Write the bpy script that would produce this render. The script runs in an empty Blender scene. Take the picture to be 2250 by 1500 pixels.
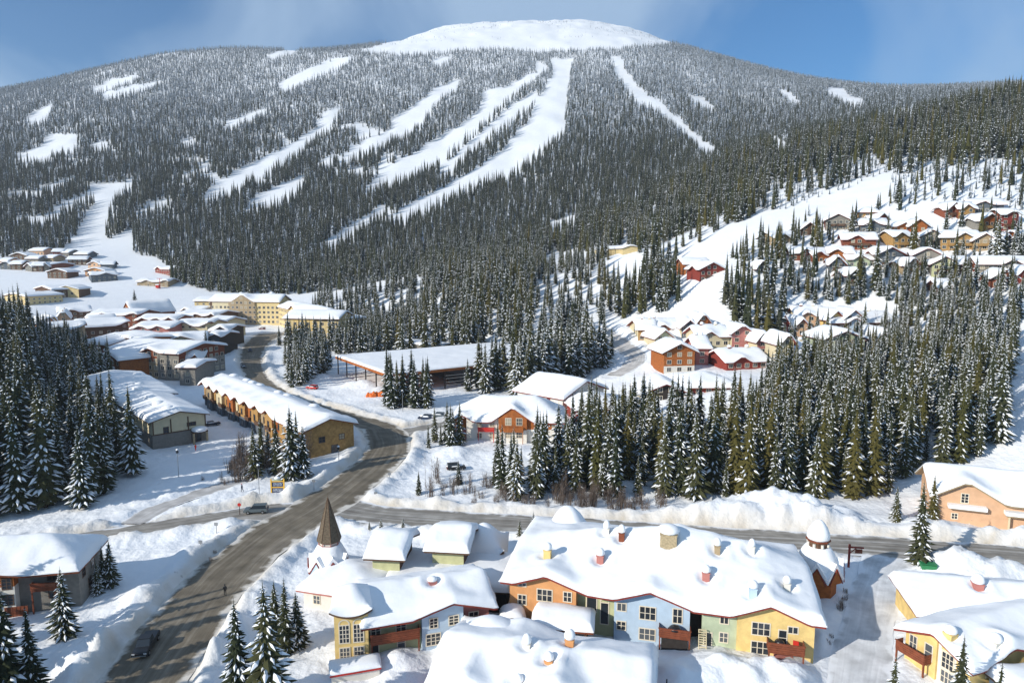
import bpy, math, random
import numpy as np
from mathutils import Vector, Matrix
R = math.radians
scene = bpy.context.scene
COL = scene.collection

# ---------------------------------------------------------------- camera
CAM_H, FPX, PITCH = 52.0, 1520.0, math.atan(0.125)
cd = bpy.data.cameras.new("camera"); cam = bpy.data.objects.new("camera", cd); COL.objects.link(cam)
cam.location = (0, 0, CAM_H); cam.rotation_euler = (math.pi/2 - PITCH, 0, 0)
cd.sensor_width = 36.0; cd.lens = 36.0*FPX/2250.0; cd.clip_start = 0.5; cd.clip_end = 9000
scene.camera = cam

# ---------------------------------------------------------------- light
SUN_AZ, SUN_EL = R(235), R(25)          # compass azimuth from +Y clockwise, elevation
w = bpy.data.worlds.new("World"); scene.world = w; w.use_nodes = True
nt = w.node_tree; N = nt.nodes; Lk = nt.links
for n in list(N): N.remove(n)
wo = N.new("ShaderNodeOutputWorld"); bg = N.new("ShaderNodeBackground"); Lk.new(bg.outputs[0], wo.inputs[0])
sky = N.new("ShaderNodeTexSky"); sky.sky_type = 'NISHITA'; sky.sun_disc = False
sky.sun_elevation = SUN_EL; sky.sun_rotation = SUN_AZ; sky.altitude = 1200; sky.air_density = 1.0; sky.dust_density = 0.15; sky.ozone_density = 3.0
bg.inputs[1].default_value = 0.1
# thin drifting cloud sheets, as a texture of the sky direction
tc = N.new("ShaderNodeTexCoord"); sx = N.new("ShaderNodeSeparateXYZ"); Lk.new(tc.outputs['Generated'], sx.inputs[0])
ad = N.new("ShaderNodeMath"); ad.operation = 'ADD'; ad.inputs[1].default_value = 0.25; Lk.new(sx.outputs[2], ad.inputs[0])
dx = N.new("ShaderNodeMath"); dx.operation = 'DIVIDE'; Lk.new(sx.outputs[0], dx.inputs[0]); Lk.new(ad.outputs[0], dx.inputs[1])
dy = N.new("ShaderNodeMath"); dy.operation = 'DIVIDE'; Lk.new(sx.outputs[1], dy.inputs[0]); Lk.new(ad.outputs[0], dy.inputs[1])
cx = N.new("ShaderNodeCombineXYZ"); Lk.new(dx.outputs[0], cx.inputs[0]); Lk.new(dy.outputs[0], cx.inputs[1])
cn = N.new("ShaderNodeTexNoise"); cn.inputs['Scale'].default_value = 1.35; cn.inputs['Detail'].default_value = 5; cn.inputs['Roughness'].default_value = 0.5; cn.inputs['Distortion'].default_value = 0.7
mp = N.new("ShaderNodeMapping"); mp.inputs['Location'].default_value = (2.2, 4.6, 0); mp.inputs['Scale'].default_value = (1.0, 0.8, 1)
Lk.new(cx.outputs[0], mp.inputs[0]); Lk.new(mp.outputs[0], cn.inputs['Vector'])
cr = N.new("ShaderNodeValToRGB"); cr.color_ramp.elements[0].position = 0.37; cr.color_ramp.elements[0].color = (0, 0, 0, 1)
cr.color_ramp.elements[1].position = 0.63; cr.color_ramp.elements[1].color = (0.72, 0.72, 0.72, 1)
Lk.new(cn.outputs['Fac'], cr.inputs[0])
tint = N.new("ShaderNodeMixRGB"); tint.blend_type = 'MULTIPLY'; tint.inputs[0].default_value = 1; tint.inputs[2].default_value = (0.32, 0.87, 1.2, 1)
Lk.new(sky.outputs[0], tint.inputs[1])
mx = N.new("ShaderNodeMixRGB"); mx.inputs[2].default_value = (4.8, 6.5, 8.6, 1)
Lk.new(cr.outputs[0], mx.inputs[0]); Lk.new(tint.outputs[0], mx.inputs[1]); Lk.new(mx.outputs[0], bg.inputs[0])

sl = bpy.data.lights.new("sun", 'SUN'); so = bpy.data.objects.new("sun", sl); COL.objects.link(so)
sl.energy = 5.0; sl.angle = R(0.53); sl.color = (1.0, 0.95, 0.86)
to_sun = Vector((math.sin(SUN_AZ)*math.cos(SUN_EL), math.cos(SUN_AZ)*math.cos(SUN_EL), math.sin(SUN_EL)))
so.rotation_euler = to_sun.to_track_quat('Z', 'Y').to_euler(); so.location = (-100, -100, 150)
vs = scene.view_settings; vs.view_transform = 'Standard'; vs.look = 'None'; vs.gamma = 1; vs.use_curve_mapping = False; vs.exposure = 0.05
scene.cycles.max_bounces = 5; scene.cycles.diffuse_bounces = 3; scene.cycles.glossy_bounces = 2

# ---------------------------------------------------------------- helpers
rng = random.Random(7)
SP, CP = math.sin(PITCH), math.cos(PITCH)
def ray(px, py):
    a = (px-1125.0); b = (750.0-py)
    return (a, FPX*CP + b*SP, -FPX*SP + b*CP)
def pix(px, py, z=0.0):
    d = ray(px, py); t = (z-CAM_H)/d[2]; return (d[0]*t, d[1]*t, z)
def pixY(px, py, Y):
    d = ray(px, py); t = Y/d[1]; return (d[0]*t, Y, CAM_H+d[2]*t)
def proj(X, Y, Z):
    zz = Z-CAM_H
    f = Y*CP - zz*SP; u = Y*SP + zz*CP
    return 1125+FPX*X/f, 750-FPX*u/f

def tag(o, label=None, cat=None, group=None, kind=None):
    if label: o['label'] = label
    if cat: o['category'] = cat
    if group: o['group'] = group
    if kind: o['kind'] = kind
    return o
def empty(name, loc=(0, 0, 0), rz=0.0, **k):
    o = bpy.data.objects.new(name, None); o.location = loc; o.rotation_euler = (0, 0, rz); o.empty_display_size = 0.5
    COL.objects.link(o); return tag(o, **k)
class MB:
    def __init__(s): s.v = []; s.f = []; s.m = []
    def face(s, idx, m=0): s.f.append(tuple(idx)); s.m.append(m)
    def add(s, verts, faces, m=0):
        b = len(s.v); s.v.extend(verts)
        for f in faces: s.f.append(tuple(b+i for i in f)); s.m.append(m)
    def box(s, x0, x1, y0, y1, z0, z1, m=0):
        s.add([(x0, y0, z0), (x1, y0, z0), (x1, y1, z0), (x0, y1, z0), (x0, y0, z1), (x1, y0, z1), (x1, y1, z1), (x0, y1, z1)],
              [(0, 3, 2, 1), (4, 5, 6, 7), (0, 1, 5, 4), (1, 2, 6, 5), (2, 3, 7, 6), (3, 0, 4, 7)], m)
    def bar(s, a, b, r=0.1, m=0, n=6, r2=None):
        a = Vector(a); b = Vector(b); d = b-a
        if d.length < 1e-6: return
        q = d.to_track_quat('Z', 'Y'); r2 = r if r2 is None else r2; vs = []
        for c, rr in ((a, r), (b, r2)):
            for i in range(n):
                t = 2*math.pi*i/n; vs.append(tuple(c+q @ Vector((rr*math.cos(t), rr*math.sin(t), 0))))
        fs = [(i, (i+1) % n, n+(i+1) % n, n+i) for i in range(n)]+[tuple(range(n-1, -1, -1)), tuple(range(n, 2*n))]
        s.add(vs, fs, m)
    def lathe(s, prof, n=16, m=0, c=(0, 0), jit=0.0, rr=None):
        vs = []; rr = rr or rng
        for (r, z) in prof:
            for i in range(n):
                t = 2*math.pi*i/n; k = 1+rr.uniform(-jit, jit)
                vs.append((c[0]+r*k*math.cos(t), c[1]+r*k*math.sin(t), z))
        fs = []
        for j in range(len(prof)-1):
            for i in range(n):
                a = j*n+i; b = j*n+(i+1) % n; fs.append((a, b, b+n, a+n))
        fs.append(tuple(range(n-1, -1, -1))); L = (len(prof)-1)*n; fs.append(tuple(range(L, L+n)))
        s.add(vs, fs, m)
    def mesh(s, name, mats, smooth=False):
        me = bpy.data.meshes.new(name); me.from_pydata(s.v, [], s.f)
        for x in (mats if isinstance(mats, (list, tuple)) else [mats]): me.materials.append(x)
        if any(s.m): me.polygons.foreach_set('material_index', s.m)
        if smooth: me.polygons.foreach_set('use_smooth', [True]*len(s.f))
        me.update(); return me
    def build(s, name, mats, parent=None, loc=None, smooth=False, rz=0.0):
        return link(name, s.mesh(name, mats, smooth), parent, loc, rz)
def link(name, me, parent=None, loc=None, rz=0.0):
    o = bpy.data.objects.new(name, me); COL.objects.link(o)
    if loc is not None: o.location = loc
    if rz: o.rotation_euler = (0, 0, rz)
    if parent is not None: o.parent = parent
    return o

# ---------------------------------------------------------------- materials
def mat(name, col, rough=0.8, var=0.0, vscale=1.0, bump=0.0, bscale=5.0, spec=0.3, col2=None, metallic=0.0, coords='Object', detail=4, sss=0.0, bdist=0.1):
    m = bpy.data.materials.new(name); m.use_nodes = True; n = m.node_tree.nodes; l = m.node_tree.links
    b = n['Principled BSDF']; b.inputs['Roughness'].default_value = rough; b.inputs['Specular IOR Level'].default_value = spec
    b.inputs['Metallic'].default_value = metallic; b.inputs['Base Color'].default_value = (*col, 1)
    t = n.new('ShaderNodeTexCoord')
    if var > 0 or col2:
        x = n.new('ShaderNodeTexNoise'); x.inputs['Scale'].default_value = vscale; x.inputs['Detail'].default_value = detail
        l.new(t.outputs[coords], x.inputs['Vector'])
        mm = n.new('ShaderNodeMixRGB'); c2 = col2 or tuple(c*(1-var) for c in col)
        mm.inputs[1].default_value = (*col, 1); mm.inputs[2].default_value = (*c2, 1)
        rp = n.new('ShaderNodeMapRange'); rp.inputs[1].default_value = 0.35; rp.inputs[2].default_value = 0.65
        l.new(x.outputs['Fac'], rp.inputs[0]); l.new(rp.outputs[0], mm.inputs[0]); l.new(mm.outputs[0], b.inputs['Base Color'])
    if bump > 0:
        x = n.new('ShaderNodeTexNoise'); x.inputs['Scale'].default_value = bscale; x.inputs['Detail'].default_value = 5
        l.new(t.outputs[coords], x.inputs['Vector'])
        bp = n.new('ShaderNodeBump'); bp.inputs['Strength'].default_value = bump; bp.inputs['Distance'].default_value = bdist
        l.new(x.outputs['Fac'], bp.inputs['Height']); l.new(bp.outputs[0], b.inputs['Normal'])
    return m
M = {}
M['snow'] = mat('ground snow', (0.86, 0.87, 0.88), 0.7, 0.04, 0.15, 0.9, 0.7, 0.2, bdist=0.35)
M['roof_snow'] = mat('roof snow', (0.88, 0.885, 0.89), 0.65, 0.03, 0.3, 0.35, 0.5, 0.2, bdist=0.3)
M['tree_snow'] = mat('branch snow', (0.85, 0.87, 0.90), 0.8, 0.08, 1.5, spec=0.1)
M['yellow'] = mat('yellow stucco', (0.78, 0.56, 0.22), 0.85, 0.22, 0.9, 0.25, 14)
M['yellow2'] = mat('pale yellow stucco', (0.72, 0.56, 0.28), 0.85, 0.2, 0.7)
M['cream'] = mat('cream plaster', (0.64, 0.55, 0.36), 0.85, 0.1, 1.0)
M['white'] = mat('white plaster', (0.72, 0.68, 0.60), 0.85, 0.1, 1.0)
M['trim'] = mat('cream window trim', (0.78, 0.70, 0.55), 0.6, 0.08, 3)
M['orange'] = mat('orange stucco', (0.66, 0.32, 0.13), 0.85, 0.2, 0.7, 0.15, 20)
M['olive'] = mat('pale olive siding', (0.50, 0.50, 0.28), 0.85, 0.2, 0.7)
M['green'] = mat('pale green siding', (0.46, 0.52, 0.36), 0.85, 0.2, 0.7)
M['blue'] = mat('pale blue siding', (0.44, 0.55, 0.66), 0.85, 0.1, 1.0)
M['pink'] = mat('pink stucco', (0.48, 0.19, 0.16), 0.85, 0.2, 0.7)
M['peach'] = mat('peach stucco', (0.66, 0.41, 0.25), 0.85, 0.12, 0.8)
M['rust'] = mat('rust red timber', (0.23, 0.065, 0.03), 0.8, 0.3, 2.0)
M['rustorange'] = mat('orange stained timber', (0.40, 0.125, 0.03), 0.8, 0.35, 1.5)
M['red'] = mat('dark red timber', (0.26, 0.045, 0.03), 0.8, 0.3, 2.0)
M['brown'] = mat('brown timber', (0.13, 0.07, 0.04), 0.8, 0.35, 2.0)
M['gold'] = mat('golden timber', (0.45, 0.26, 0.09), 0.8, 0.35, 1.5)
M['grey'] = mat('grey siding', (0.24, 0.22, 0.19), 0.85, 0.2, 1.5)
M['slate'] = mat('slate blue siding', (0.11, 0.13, 0.15), 0.85, 0.2, 1.5)
M['tan'] = mat('tan siding', (0.40, 0.30, 0.18), 0.85, 0.25, 1.2)
M['dark'] = mat('dark timber and painted wall shade', (0.035, 0.028, 0.024), 0.8, 0.3, 2)  # real timber, and the shade painted on the link wall
M['shingle'] = mat('weathered cedar shingle', (0.16, 0.12, 0.08), 0.85, 0.4, 4.0, 0.5, 10)
M['stone'] = mat('tan stone', (0.46, 0.36, 0.22), 0.9, 0.35, 3.5, 0.8, 4)
M['metal'] = mat('galvanised metal', (0.35, 0.36, 0.37), 0.45, 0.1, 2, metallic=0.7)
M['black'] = mat('black paint', (0.012, 0.012, 0.014), 0.35, spec=0.5)
M['bark'] = mat('bark', (0.085, 0.06, 0.045), 0.9, 0.4, 3)
M['twig'] = mat('bare twigs', (0.16, 0.12, 0.095), 0.9, 0.4, 2)
M['tarp'] = mat('orange safety fence', (0.75, 0.17, 0.03), 0.7, 0.3, 2)
M['redpaint'] = mat('red paint', (0.50, 0.03, 0.02), 0.5)
M['greenpaint'] = mat('green painted metal', (0.03, 0.20, 0.08), 0.5)
M['signyellow'] = mat('yellow painted timber', (0.72, 0.42, 0.06), 0.6)
M['signblue'] = mat('dark blue sign panel', (0.03, 0.045, 0.10), 0.5)
M['signtext'] = mat('pale lettering', (0.55, 0.60, 0.65), 0.6)
g = mat('window glass', (0.022, 0.028, 0.035), 0.12, spec=0.6); M['glass'] = g
M['glass2'] = mat('window glass with painted reflection', (0.09, 0.10, 0.11), 0.15, spec=0.6); M['glass3'] = mat('curtained window glass', (0.34, 0.29, 0.21), 0.25, spec=0.5)  # the first has a pale bluish reflection painted into its colour
M['frame'] = mat('window frame', (0.68, 0.60, 0.47), 0.6)
M['darkframe'] = mat('dark window frame', (0.10, 0.06, 0.04), 0.6)
M['tyre'] = mat('tyre', (0.015, 0.015, 0.015), 0.9)
M['lampglass'] = mat('lamp lens', (0.6, 0.6, 0.6), 0.1, spec=0.7)

def foliage(name, c1, c2, snow, amount, up=0.25, scale=1.3):
    """needles with rime: snow settles where a patch noise is high, more on upward faces"""
    m = bpy.data.materials.new(name); m.use_nodes = True; n = m.node_tree.nodes; l = m.node_tree.links; b = n['Principled BSDF']
    b.inputs['Roughness'].default_value = 0.9; b.inputs['Specular IOR Level'].default_value = 0.08
    oi = n.new('ShaderNodeObjectInfo'); t = n.new('ShaderNodeTexCoord')
    a = n.new('ShaderNodeMixRGB'); a.inputs[1].default_value = (*c1, 1); a.inputs[2].default_value = (*c2, 1); l.new(oi.outputs['Random'], a.inputs[0])
    x = n.new('ShaderNodeTexNoise'); x.inputs['Scale'].default_value = scale; x.inputs['Detail'].default_value = 3
    of = n.new('ShaderNodeVectorMath'); of.operation = 'ADD'; cb = n.new('ShaderNodeMath'); cb.operation = 'MULTIPLY'; cb.inputs[1].default_value = 60
    l.new(oi.outputs['Random'], cb.inputs[0]); l.new(t.outputs['Object'], of.inputs[0]); l.new(cb.outputs[0], of.inputs[1]); l.new(of.outputs[0], x.inputs['Vector'])
    ge = n.new('ShaderNodeNewGeometry'); se = n.new('ShaderNodeSeparateXYZ'); l.new(ge.outputs['Normal'], se.inputs[0])
    mu = n.new('ShaderNodeMath'); mu.operation = 'MULTIPLY_ADD'; mu.inputs[1].default_value = up; l.new(se.outputs[2], mu.inputs[0]); l.new(x.outputs['Fac'], mu.inputs[2])
    rp = n.new('ShaderNodeMapRange'); rp.inputs[1].default_value = amount; rp.inputs[2].default_value = amount+0.07; l.new(mu.outputs[0], rp.inputs[0])
    s = n.new('ShaderNodeMixRGB'); s.inputs[2].default_value = (*snow, 1); l.new(rp.outputs[0], s.inputs[0]); l.new(a.outputs[0], s.inputs[1]); l.new(s.outputs[0], b.inputs['Base Color'])
    return m
M['needle'] = foliage('spruce needles', (0.028, 0.036, 0.019), (0.068, 0.068, 0.030), (0.7, 0.73, 0.78), 0.86)
M['needle_ochre'] = foliage('ochre spruce needles', (0.062, 0.062, 0.02), (0.095, 0.08, 0.024), (0.7, 0.73, 0.78), 0.86)  # yellower needles of the ochre-tipped trees
M['needle_mid'] = foliage('mid slope needles', (0.026, 0.032, 0.022), (0.058, 0.058, 0.034), (0.72, 0.75, 0.80), 0.78, scale=0.9)
M['needle_rime'] = foliage('rimed needles', (0.06, 0.072, 0.07), (0.10, 0.115, 0.112), (0.58, 0.62, 0.70), 0.545, 0.2, scale=0.55)
M['needle_rust'] = foliage('rusty dead needles', (0.14, 0.055, 0.02), (0.17, 0.075, 0.025), (0.7, 0.73, 0.78), 0.85)

# ---------------------------------------------------------------- noise
def vnoise(x, y, seed=0):
    xi = np.floor(x).astype(np.int64); yi = np.floor(y).astype(np.int64); fx = x-xi; fy = y-yi
    fx = fx*fx*(3-2*fx); fy = fy*fy*(3-2*fy)
    def h(a, b):
        n = (a*374761393+b*668265263+seed*69069) & 0x7fffffff
        n = ((n ^ (n >> 13))*1274126177) & 0x7fffffff
        return ((n ^ (n >> 16)) & 0xffff)/65535.0
    return (h(xi, yi)*(1-fx)+h(xi+1, yi)*fx)*(1-fy)+(h(xi, yi+1)*(1-fx)+h(xi+1, yi+1)*fx)*fy
def fbm(x, y, o=3, seed=0):
    s = 0; a = 1; t = 0
    for i in range(o): s = s+a*vnoise(x*2**i, y*2**i, seed+i*17); t += a; a *= 0.5
    return s/t
def sstep(a, b, x):
    t = np.clip((x-a)/(b-a), 0, 1); return t*t*(3-2*t)

# ---------------------------------------------------------------- terrain: smooth base through surveyed points
PC = [(0,700,470),(150,660,560),(0,620,640),(100,565,760),(250,620,640),(300,565,790),(200,500,900),(0,560,780),(0,450,980),(0,330,1280),(0,230,1600),(0,210,1720),
 (-600,640,520),(-600,520,900),(-600,400,1300),(-600,300,1700),(-250,640,560),(-250,500,900),(-250,350,1300),(-250,250,1700),
 (200,400,1080),(200,300,1320),(200,175,1760),(400,640,620),(420,610,670),(400,500,890),(400,400,1080),(400,300,1300),(400,200,1580),(430,138,1800),
 (600,650,620),(600,560,770),(600,450,970),(600,350,1180),(600,200,1550),(620,116,1850),(800,640,600),(800,560,740),(800,450,950),(800,300,1280),(800,200,1500),(800,126,1720),
 (1000,620,530),(1000,560,690),(1000,450,930),(1000,300,1230),(1000,180,1550),(1000,120,1720),(1200,700,380),(1200,600,540),(1200,520,720),(1200,400,980),(1200,300,1180),(1200,200,1430),(1200,122,1700),
 (1400,650,400),(1400,560,520),(1400,450,760),(1400,330,1050),(1400,200,1430),(1400,110,1720),(1600,560,385),(1600,470,500),(1600,370,680),(1600,330,1080),(1600,220,1430),(1600,138,1750),
 (1800,450,450),(1800,340,620),(1800,290,980),(1800,230,1350),(1800,184,1650),(2000,440,410),(2000,340,540),(2000,280,700),(2000,240,1150),(2000,200,1600),
 (2250,440,385),(2250,330,480),(2250,225,620),(2250,205,1350),(2250,192,1700),
 (1490,820,262),(1450,740,320),(1570,600,355),(1850,750,300),(1950,545,360),(2100,550,350),(2200,640,300),(2200,800,230),(2050,830,230),(1900,680,320),(1700,860,225),(2240,950,172),
 (1300,830,265),(1320,730,340),(1350,560,470),(1550,690,325),
 (900,88,2300),(1050,54,2500),(1200,50,2500),(1350,56,2450),(1430,80,2350),(1490,104,2200),(800,124,2150),(600,150,2150),(700,140,2100),(450,190,2200),(900,112,2650),(1050,82,2780),(1200,80,2850),(1350,84,2780),(1480,130,2500),
 (2850,240,1500),(2850,260,640),(2850,450,350),(2850,900,160),(2500,950,160),(2500,520,330),(2500,300,520),(2600,230,1700)]
WC = [(0,0,0),(-200,0,0),(200,0,0),(110,90,0),(220,90,2),(-100,90,0),(-220,100,4),(60,150,.3),(100,140,1.5),(0,250,0),(-60,300,0),(-170,225,11),(-205,195,12),(-130,185,2),(-250,330,10),(-300,430,3),(-110,140,1),(-180,130,4),
 (-1500,2600,350),(-600,2700,430),(0,3200,700),(400,3200,650),(900,2600,350),(1500,2600,300),(-2000,3300,200),(2200,3300,200),(-800,2300,400),(1300,2200,380),(2000,1500,450),(-2000,1500,350)]
ctrl = np.array([pixY(*p) for p in PC]+WC, float)
def _tps(A, B):
    d2 = ((A[:, None, :2]-B[None, :, :2])**2).sum(-1)/1e4
    return np.where(d2 > 0, d2*np.log(d2+1e-12), 0)
n_ = len(ctrl); K = _tps(ctrl, ctrl)+np.eye(n_)*0.02; Pm = np.c_[np.ones(n_), ctrl[:, :2]/100]
Asys = np.zeros((n_+3, n_+3)); Asys[:n_, :n_] = K; Asys[:n_, n_:] = Pm; Asys[n_:, :n_] = Pm.T
sol = np.linalg.solve(Asys, np.r_[ctrl[:, 2], 0, 0, 0])
def base_h(X, Y):
    P = np.c_[X.ravel(), Y.ravel()]; out = np.empty(len(P))
    for i in range(0, len(P), 40000):
        q = P[i:i+40000]; out[i:i+40000] = _tps(q, ctrl) @ sol[:n_] + np.c_[np.ones(len(q)), q/100] @ sol[n_:]
    x, y = P[:, 0], P[:, 1]
    xl = np.interp(y, [0, 140, 200, 300, 400, 500, 560], [-150, -105, -108, -175, -210, -250, -260])
    xr = np.interp(y, [0, 140, 200, 300, 400, 500, 560], [140, 95, 35, -5, -60, -95, -100])
    dist = np.maximum(np.maximum(xl-x, x-xr), (y-500))
    k = sstep(0, 55, dist)
    z = out*k
    return z.reshape(X.shape)
GX0, GX1, GY0, GY1, GS = -3400.0, 3400.0, -60.0, 3500.0, 10.0
gxs = np.arange(GX0, GX1+1, GS); gys = np.arange(GY0, GY1+1, GS)
GXX, GYY = np.meshgrid(gxs, gys); GRID = base_h(GXX, GYY)
def hgrid(x, y):
    x = np.asarray(x, float); y = np.asarray(y, float)
    fx = np.clip((x-GX0)/GS, 0, len(gxs)-1.001); fy = np.clip((y-GY0)/GS, 0, len(gys)-1.001)
    i = fx.astype(int); j = fy.astype(int); u = fx-i; v = fy-j
    return (GRID[j, i]*(1-u)+GRID[j, i+1]*u)*(1-v)+(GRID[j+1, i]*(1-u)+GRID[j+1, i+1]*u)*v
def gz(x, y): return float(hgrid(x, y))
TS = np.unique(np.r_[np.arange(40, 400, 1.0), np.arange(400, 3400, 4.0)])
def at(px, py):
    """point of the ground seen at a pixel of the photograph"""
    d = np.array(ray(px, py)); d = d/d[1]; x = d[0]*TS; z = CAM_H+d[2]*TS; h = hgrid(x, TS)
    k = np.nonzero(z <= h)[0]
    if len(k) == 0: k = [len(TS)-1]
    i = int(k[0]); return (float(x[i]), float(TS[i]), float(h[i]))

# ---------------------------------------------------------------- roads (centre lines in world metres)
def spline(pts, step=2.0):
    P = [Vector((p[0], p[1], p[2] if len(p) > 2 else 0)) for p in pts]; out = []
    for i in range(len(P)-1):
        p0 = P[max(i-1, 0)]; p1 = P[i]; p2 = P[i+1]; p3 = P[min(i+2, len(P)-1)]
        n = max(2, int((p2-p1).length/step))
        for k in range(n):
            t = k/n; out.append(0.5*((2*p1)+(-p0+p2)*t+(2*p0-5*p1+4*p2-p3)*t*t+(-p0+3*p1-3*p2+p3)*t**3))
    out.append(P[-1]); return out
def pxl(*pts): return [(*pix(p[0], p[1])[:2], p[2]) for p in pts]
ROADS = {
 'main': pxl((225,1640,11.5),(312,1500,11.5),(425,1340,11.5),(518,1240,12),(615,1165,12.5),(705,1110,12.5),(775,1060,12.5),(835,1010,12.5),(853,975,12.5),(835,940,12),(788,925,11),(730,908,10.5),(662,886,8.5),(605,860,8),(562,825,9),(552,780,12),(572,748,16),(600,733,20)),
 'cross': pxl((700,1105,11),(800,1126,10.5),(900,1136,10),(1050,1146,10),(1200,1154,10),(1400,1166,10),(1600,1180,10),(1800,1192,10),(2000,1205,10),(2250,1224,10),(2500,1240,10)),
 'lane_left': pxl((-200,1240,6),(60,1205,6),(200,1178,6),(350,1156,6.5),(470,1138,7.5),(560,1126,9),(650,1122,10)),
 'parking_spur': pxl((858,958,11),(905,945,8),(960,936,8),(1000,930,8)),
}
TRACKS = {
 'snow_lane': pxl((1962,1205,7),(1940,1240,6.8),(1922,1300,6.8),(1905,1380,6.8),(1890,1460,6.8),(1875,1560,6.8)),
 'ploughed_track': pxl((290,1150,5),(345,1118,5),(420,1090,5),(480,1070,5),(530,1055,5)),
 'plaza_lane': [(*at(a, b)[:2], w_) for a, b, w_ in ((1310,728,14),(1350,750,12),(1395,782,10),(1385,805,9),(1350,825,8))],
}
road_s = {k: spline(v) for k, v in {**ROADS, **TRACKS}.items()}
RP = np.array([(p.x, p.y, p.z/2) for v in road_s.values() for p in v])
BANKS = np.array([p is not None and (k in ROADS) for k, v in road_s.items() for p in v])
def road_dist(X, Y):
    """signed distance to the nearest road edge (negative on the road)"""
    x = X.ravel(); y = Y.ravel(); out = np.full(len(x), 999.0); bank = np.zeros(len(x), bool)
    near = np.nonzero((y < 560) & (y > 20) & (np.abs(x) < 320))[0]
    for i in range(0, len(near), 20000):
        q = near[i:i+20000]; d = np.hypot(x[q, None]-RP[None, :, 0], y[q, None]-RP[None, :, 1])-RP[None, :, 2]
        a = d.argmin(1); out[q] = d[np.arange(len(q)), a]; bank[q] = BANKS[a]
    return out.reshape(X.shape), bank.reshape(X.shape)
# shovelled heaps beside the road: pixel, radius m, height m
HEAPS = [(1690,1128,9,3.6),(1600,1138,7,2.6),(1780,1140,8,2.2),(1500,1140,7,1.8),(1860,1150,6,1.6),(560,1040,5,2.2),(650,1088,3.2,1.8),(560,1112,5,1.4),
 (1060,1128,5,1.2),(950,1110,5,1.0),(900,1010,5,1.5),(1000,1000,8,2.0),(1150,1000,8,2.0),(840,860,7,2.2),(770,850,6,2.0),(700,830,6,1.8),
 (1340,740,9,3.0),(1440,800,8,2.5),(2050,1165,8,1.6),(2150,1260,6,1.8),(2080,1250,5,1.6),(2240,1200,6,1.6),(1230,830,7,2),(1180,870,6,2),(760,770,8,2),
 (470,1440,4,2.0),(520,1400,4,1.6),(560,1330,4,1.4),(200,1440,6,1.5),(300,1320,4,1.0),(400,1230,4,1.2),(880,1450,3,1.3),(1000,1420,3,1.5),(1900,1330,3,.8),(1830,1420,3,1.2),(1580,1480,6,1.4),(1700,1500,7,1.6),(1480,1500,6,1.2),(560,790,9,1.0),
 (850,845,5,2.0),(810,850,5,2.4)]
HP = [(*(pix(a, b) if not (1280 < a < 1500 and b < 860) else at(a, b))[:2], r, h) for a, b, r, h in HEAPS]
def detail_h(X, Y):
    rd, bk = road_dist(X, Y)
    z = base_h(X, Y)
    nz = fbm(X/9, Y/9, 3, 3); n2 = fbm(X/2.6, Y/2.6, 3, 11)
    near = 1-sstep(350, 700, Y)
    z = z+(nz-0.5)*1.1*near*sstep(0.5, 6, rd)+(n2-0.5)*0.5*near*sstep(0.2, 2.5, rd)
    bump = sstep(0.0, 1.4, rd)*(1-sstep(1.8, 6.0, rd))*np.where(bk, 1.0, 0.35)
    z = z+bump*(0.35+1.6*n2)*1.0*(1-sstep(300, 480, Y))
    for (a, b, r, h) in HP:
        d = np.hypot(X-a, Y-b)/r
        z = z+h*np.exp(-d*d*1.6)*(0.55+0.9*n2)*sstep(0.2, 2.0, rd)*(d < 2.5)
    z = z+(fbm(X/60, Y/60, 3, 5)-0.5)*10*sstep(700, 1300, Y)+(fbm(X/40, Y/40, 3, 9)-0.5)*13*sstep(1800, 2200, Y)
    z = z-0.35*(1-sstep(-1.0, 0.0, rd))
    return z
NR, NC = 620, 560
ys = 28*(3450/28.0)**np.linspace(0, 1, NR); us = np.linspace(-1, 1, NC)
YY = np.repeat(ys[:, None], NC, 1); XX = us[None, :]*(YY*0.98+45)
ZZ = detail_h(XX, YY)
me = bpy.data.meshes.new('ground')
me.vertices.add(NR*NC); me.vertices.foreach_set('co', np.c_[XX.ravel(), YY.ravel(), ZZ.ravel()].astype(np.float32).ravel())
ii = (np.arange(NR-1)[:, None]*NC+np.arange(NC-1)[None, :]).ravel()
q = np.c_[ii, ii+1, ii+NC+1, ii+NC].astype(np.int32).ravel(); nf = len(ii)
me.loops.add(nf*4); me.loops.foreach_set('vertex_index', q); me.polygons.add(nf)
me.polygons.foreach_set('loop_start', np.arange(0, nf*4, 4, dtype=np.int32)); me.polygons.foreach_set('loop_total', np.full(nf, 4, np.int32))
RDV, BKV = road_dist(XX, YY); dirt = (1-sstep(-.5, 4.0, RDV))*BKV*(0.25+0.9*fbm(XX/2.2, YY/2.2, 3, 91))
me.polygons.foreach_set('use_smooth', np.ones(nf, bool)); me.materials.append(M['snow']); at_ = me.attributes.new('grit', 'FLOAT', 'POINT'); at_.data.foreach_set('value', np.clip(dirt, 0, 1).astype(np.float32).ravel())
gn_ = M['snow'].node_tree.nodes; gl_ = M['snow'].node_tree.links; ga = gn_.new('ShaderNodeAttribute'); ga.attribute_name = 'grit'; gm_ = gn_.new('ShaderNodeMixRGB'); gm_.inputs[2].default_value = (0.50, 0.43, 0.33, 1)
gb_ = gn_['Principled BSDF']; src_ = gb_.inputs['Base Color'].links[0].from_socket; gl_.new(src_, gm_.inputs[1]); gl_.new(ga.outputs['Fac'], gm_.inputs[0]); gl_.new(gm_.outputs[0], gb_.inputs['Base Color']); me.update(calc_edges=True); me.validate()
ground = link('ground', me); tag(ground, 'deep snow cover over the valley floor and the ski mountain', kind='structure')

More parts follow.
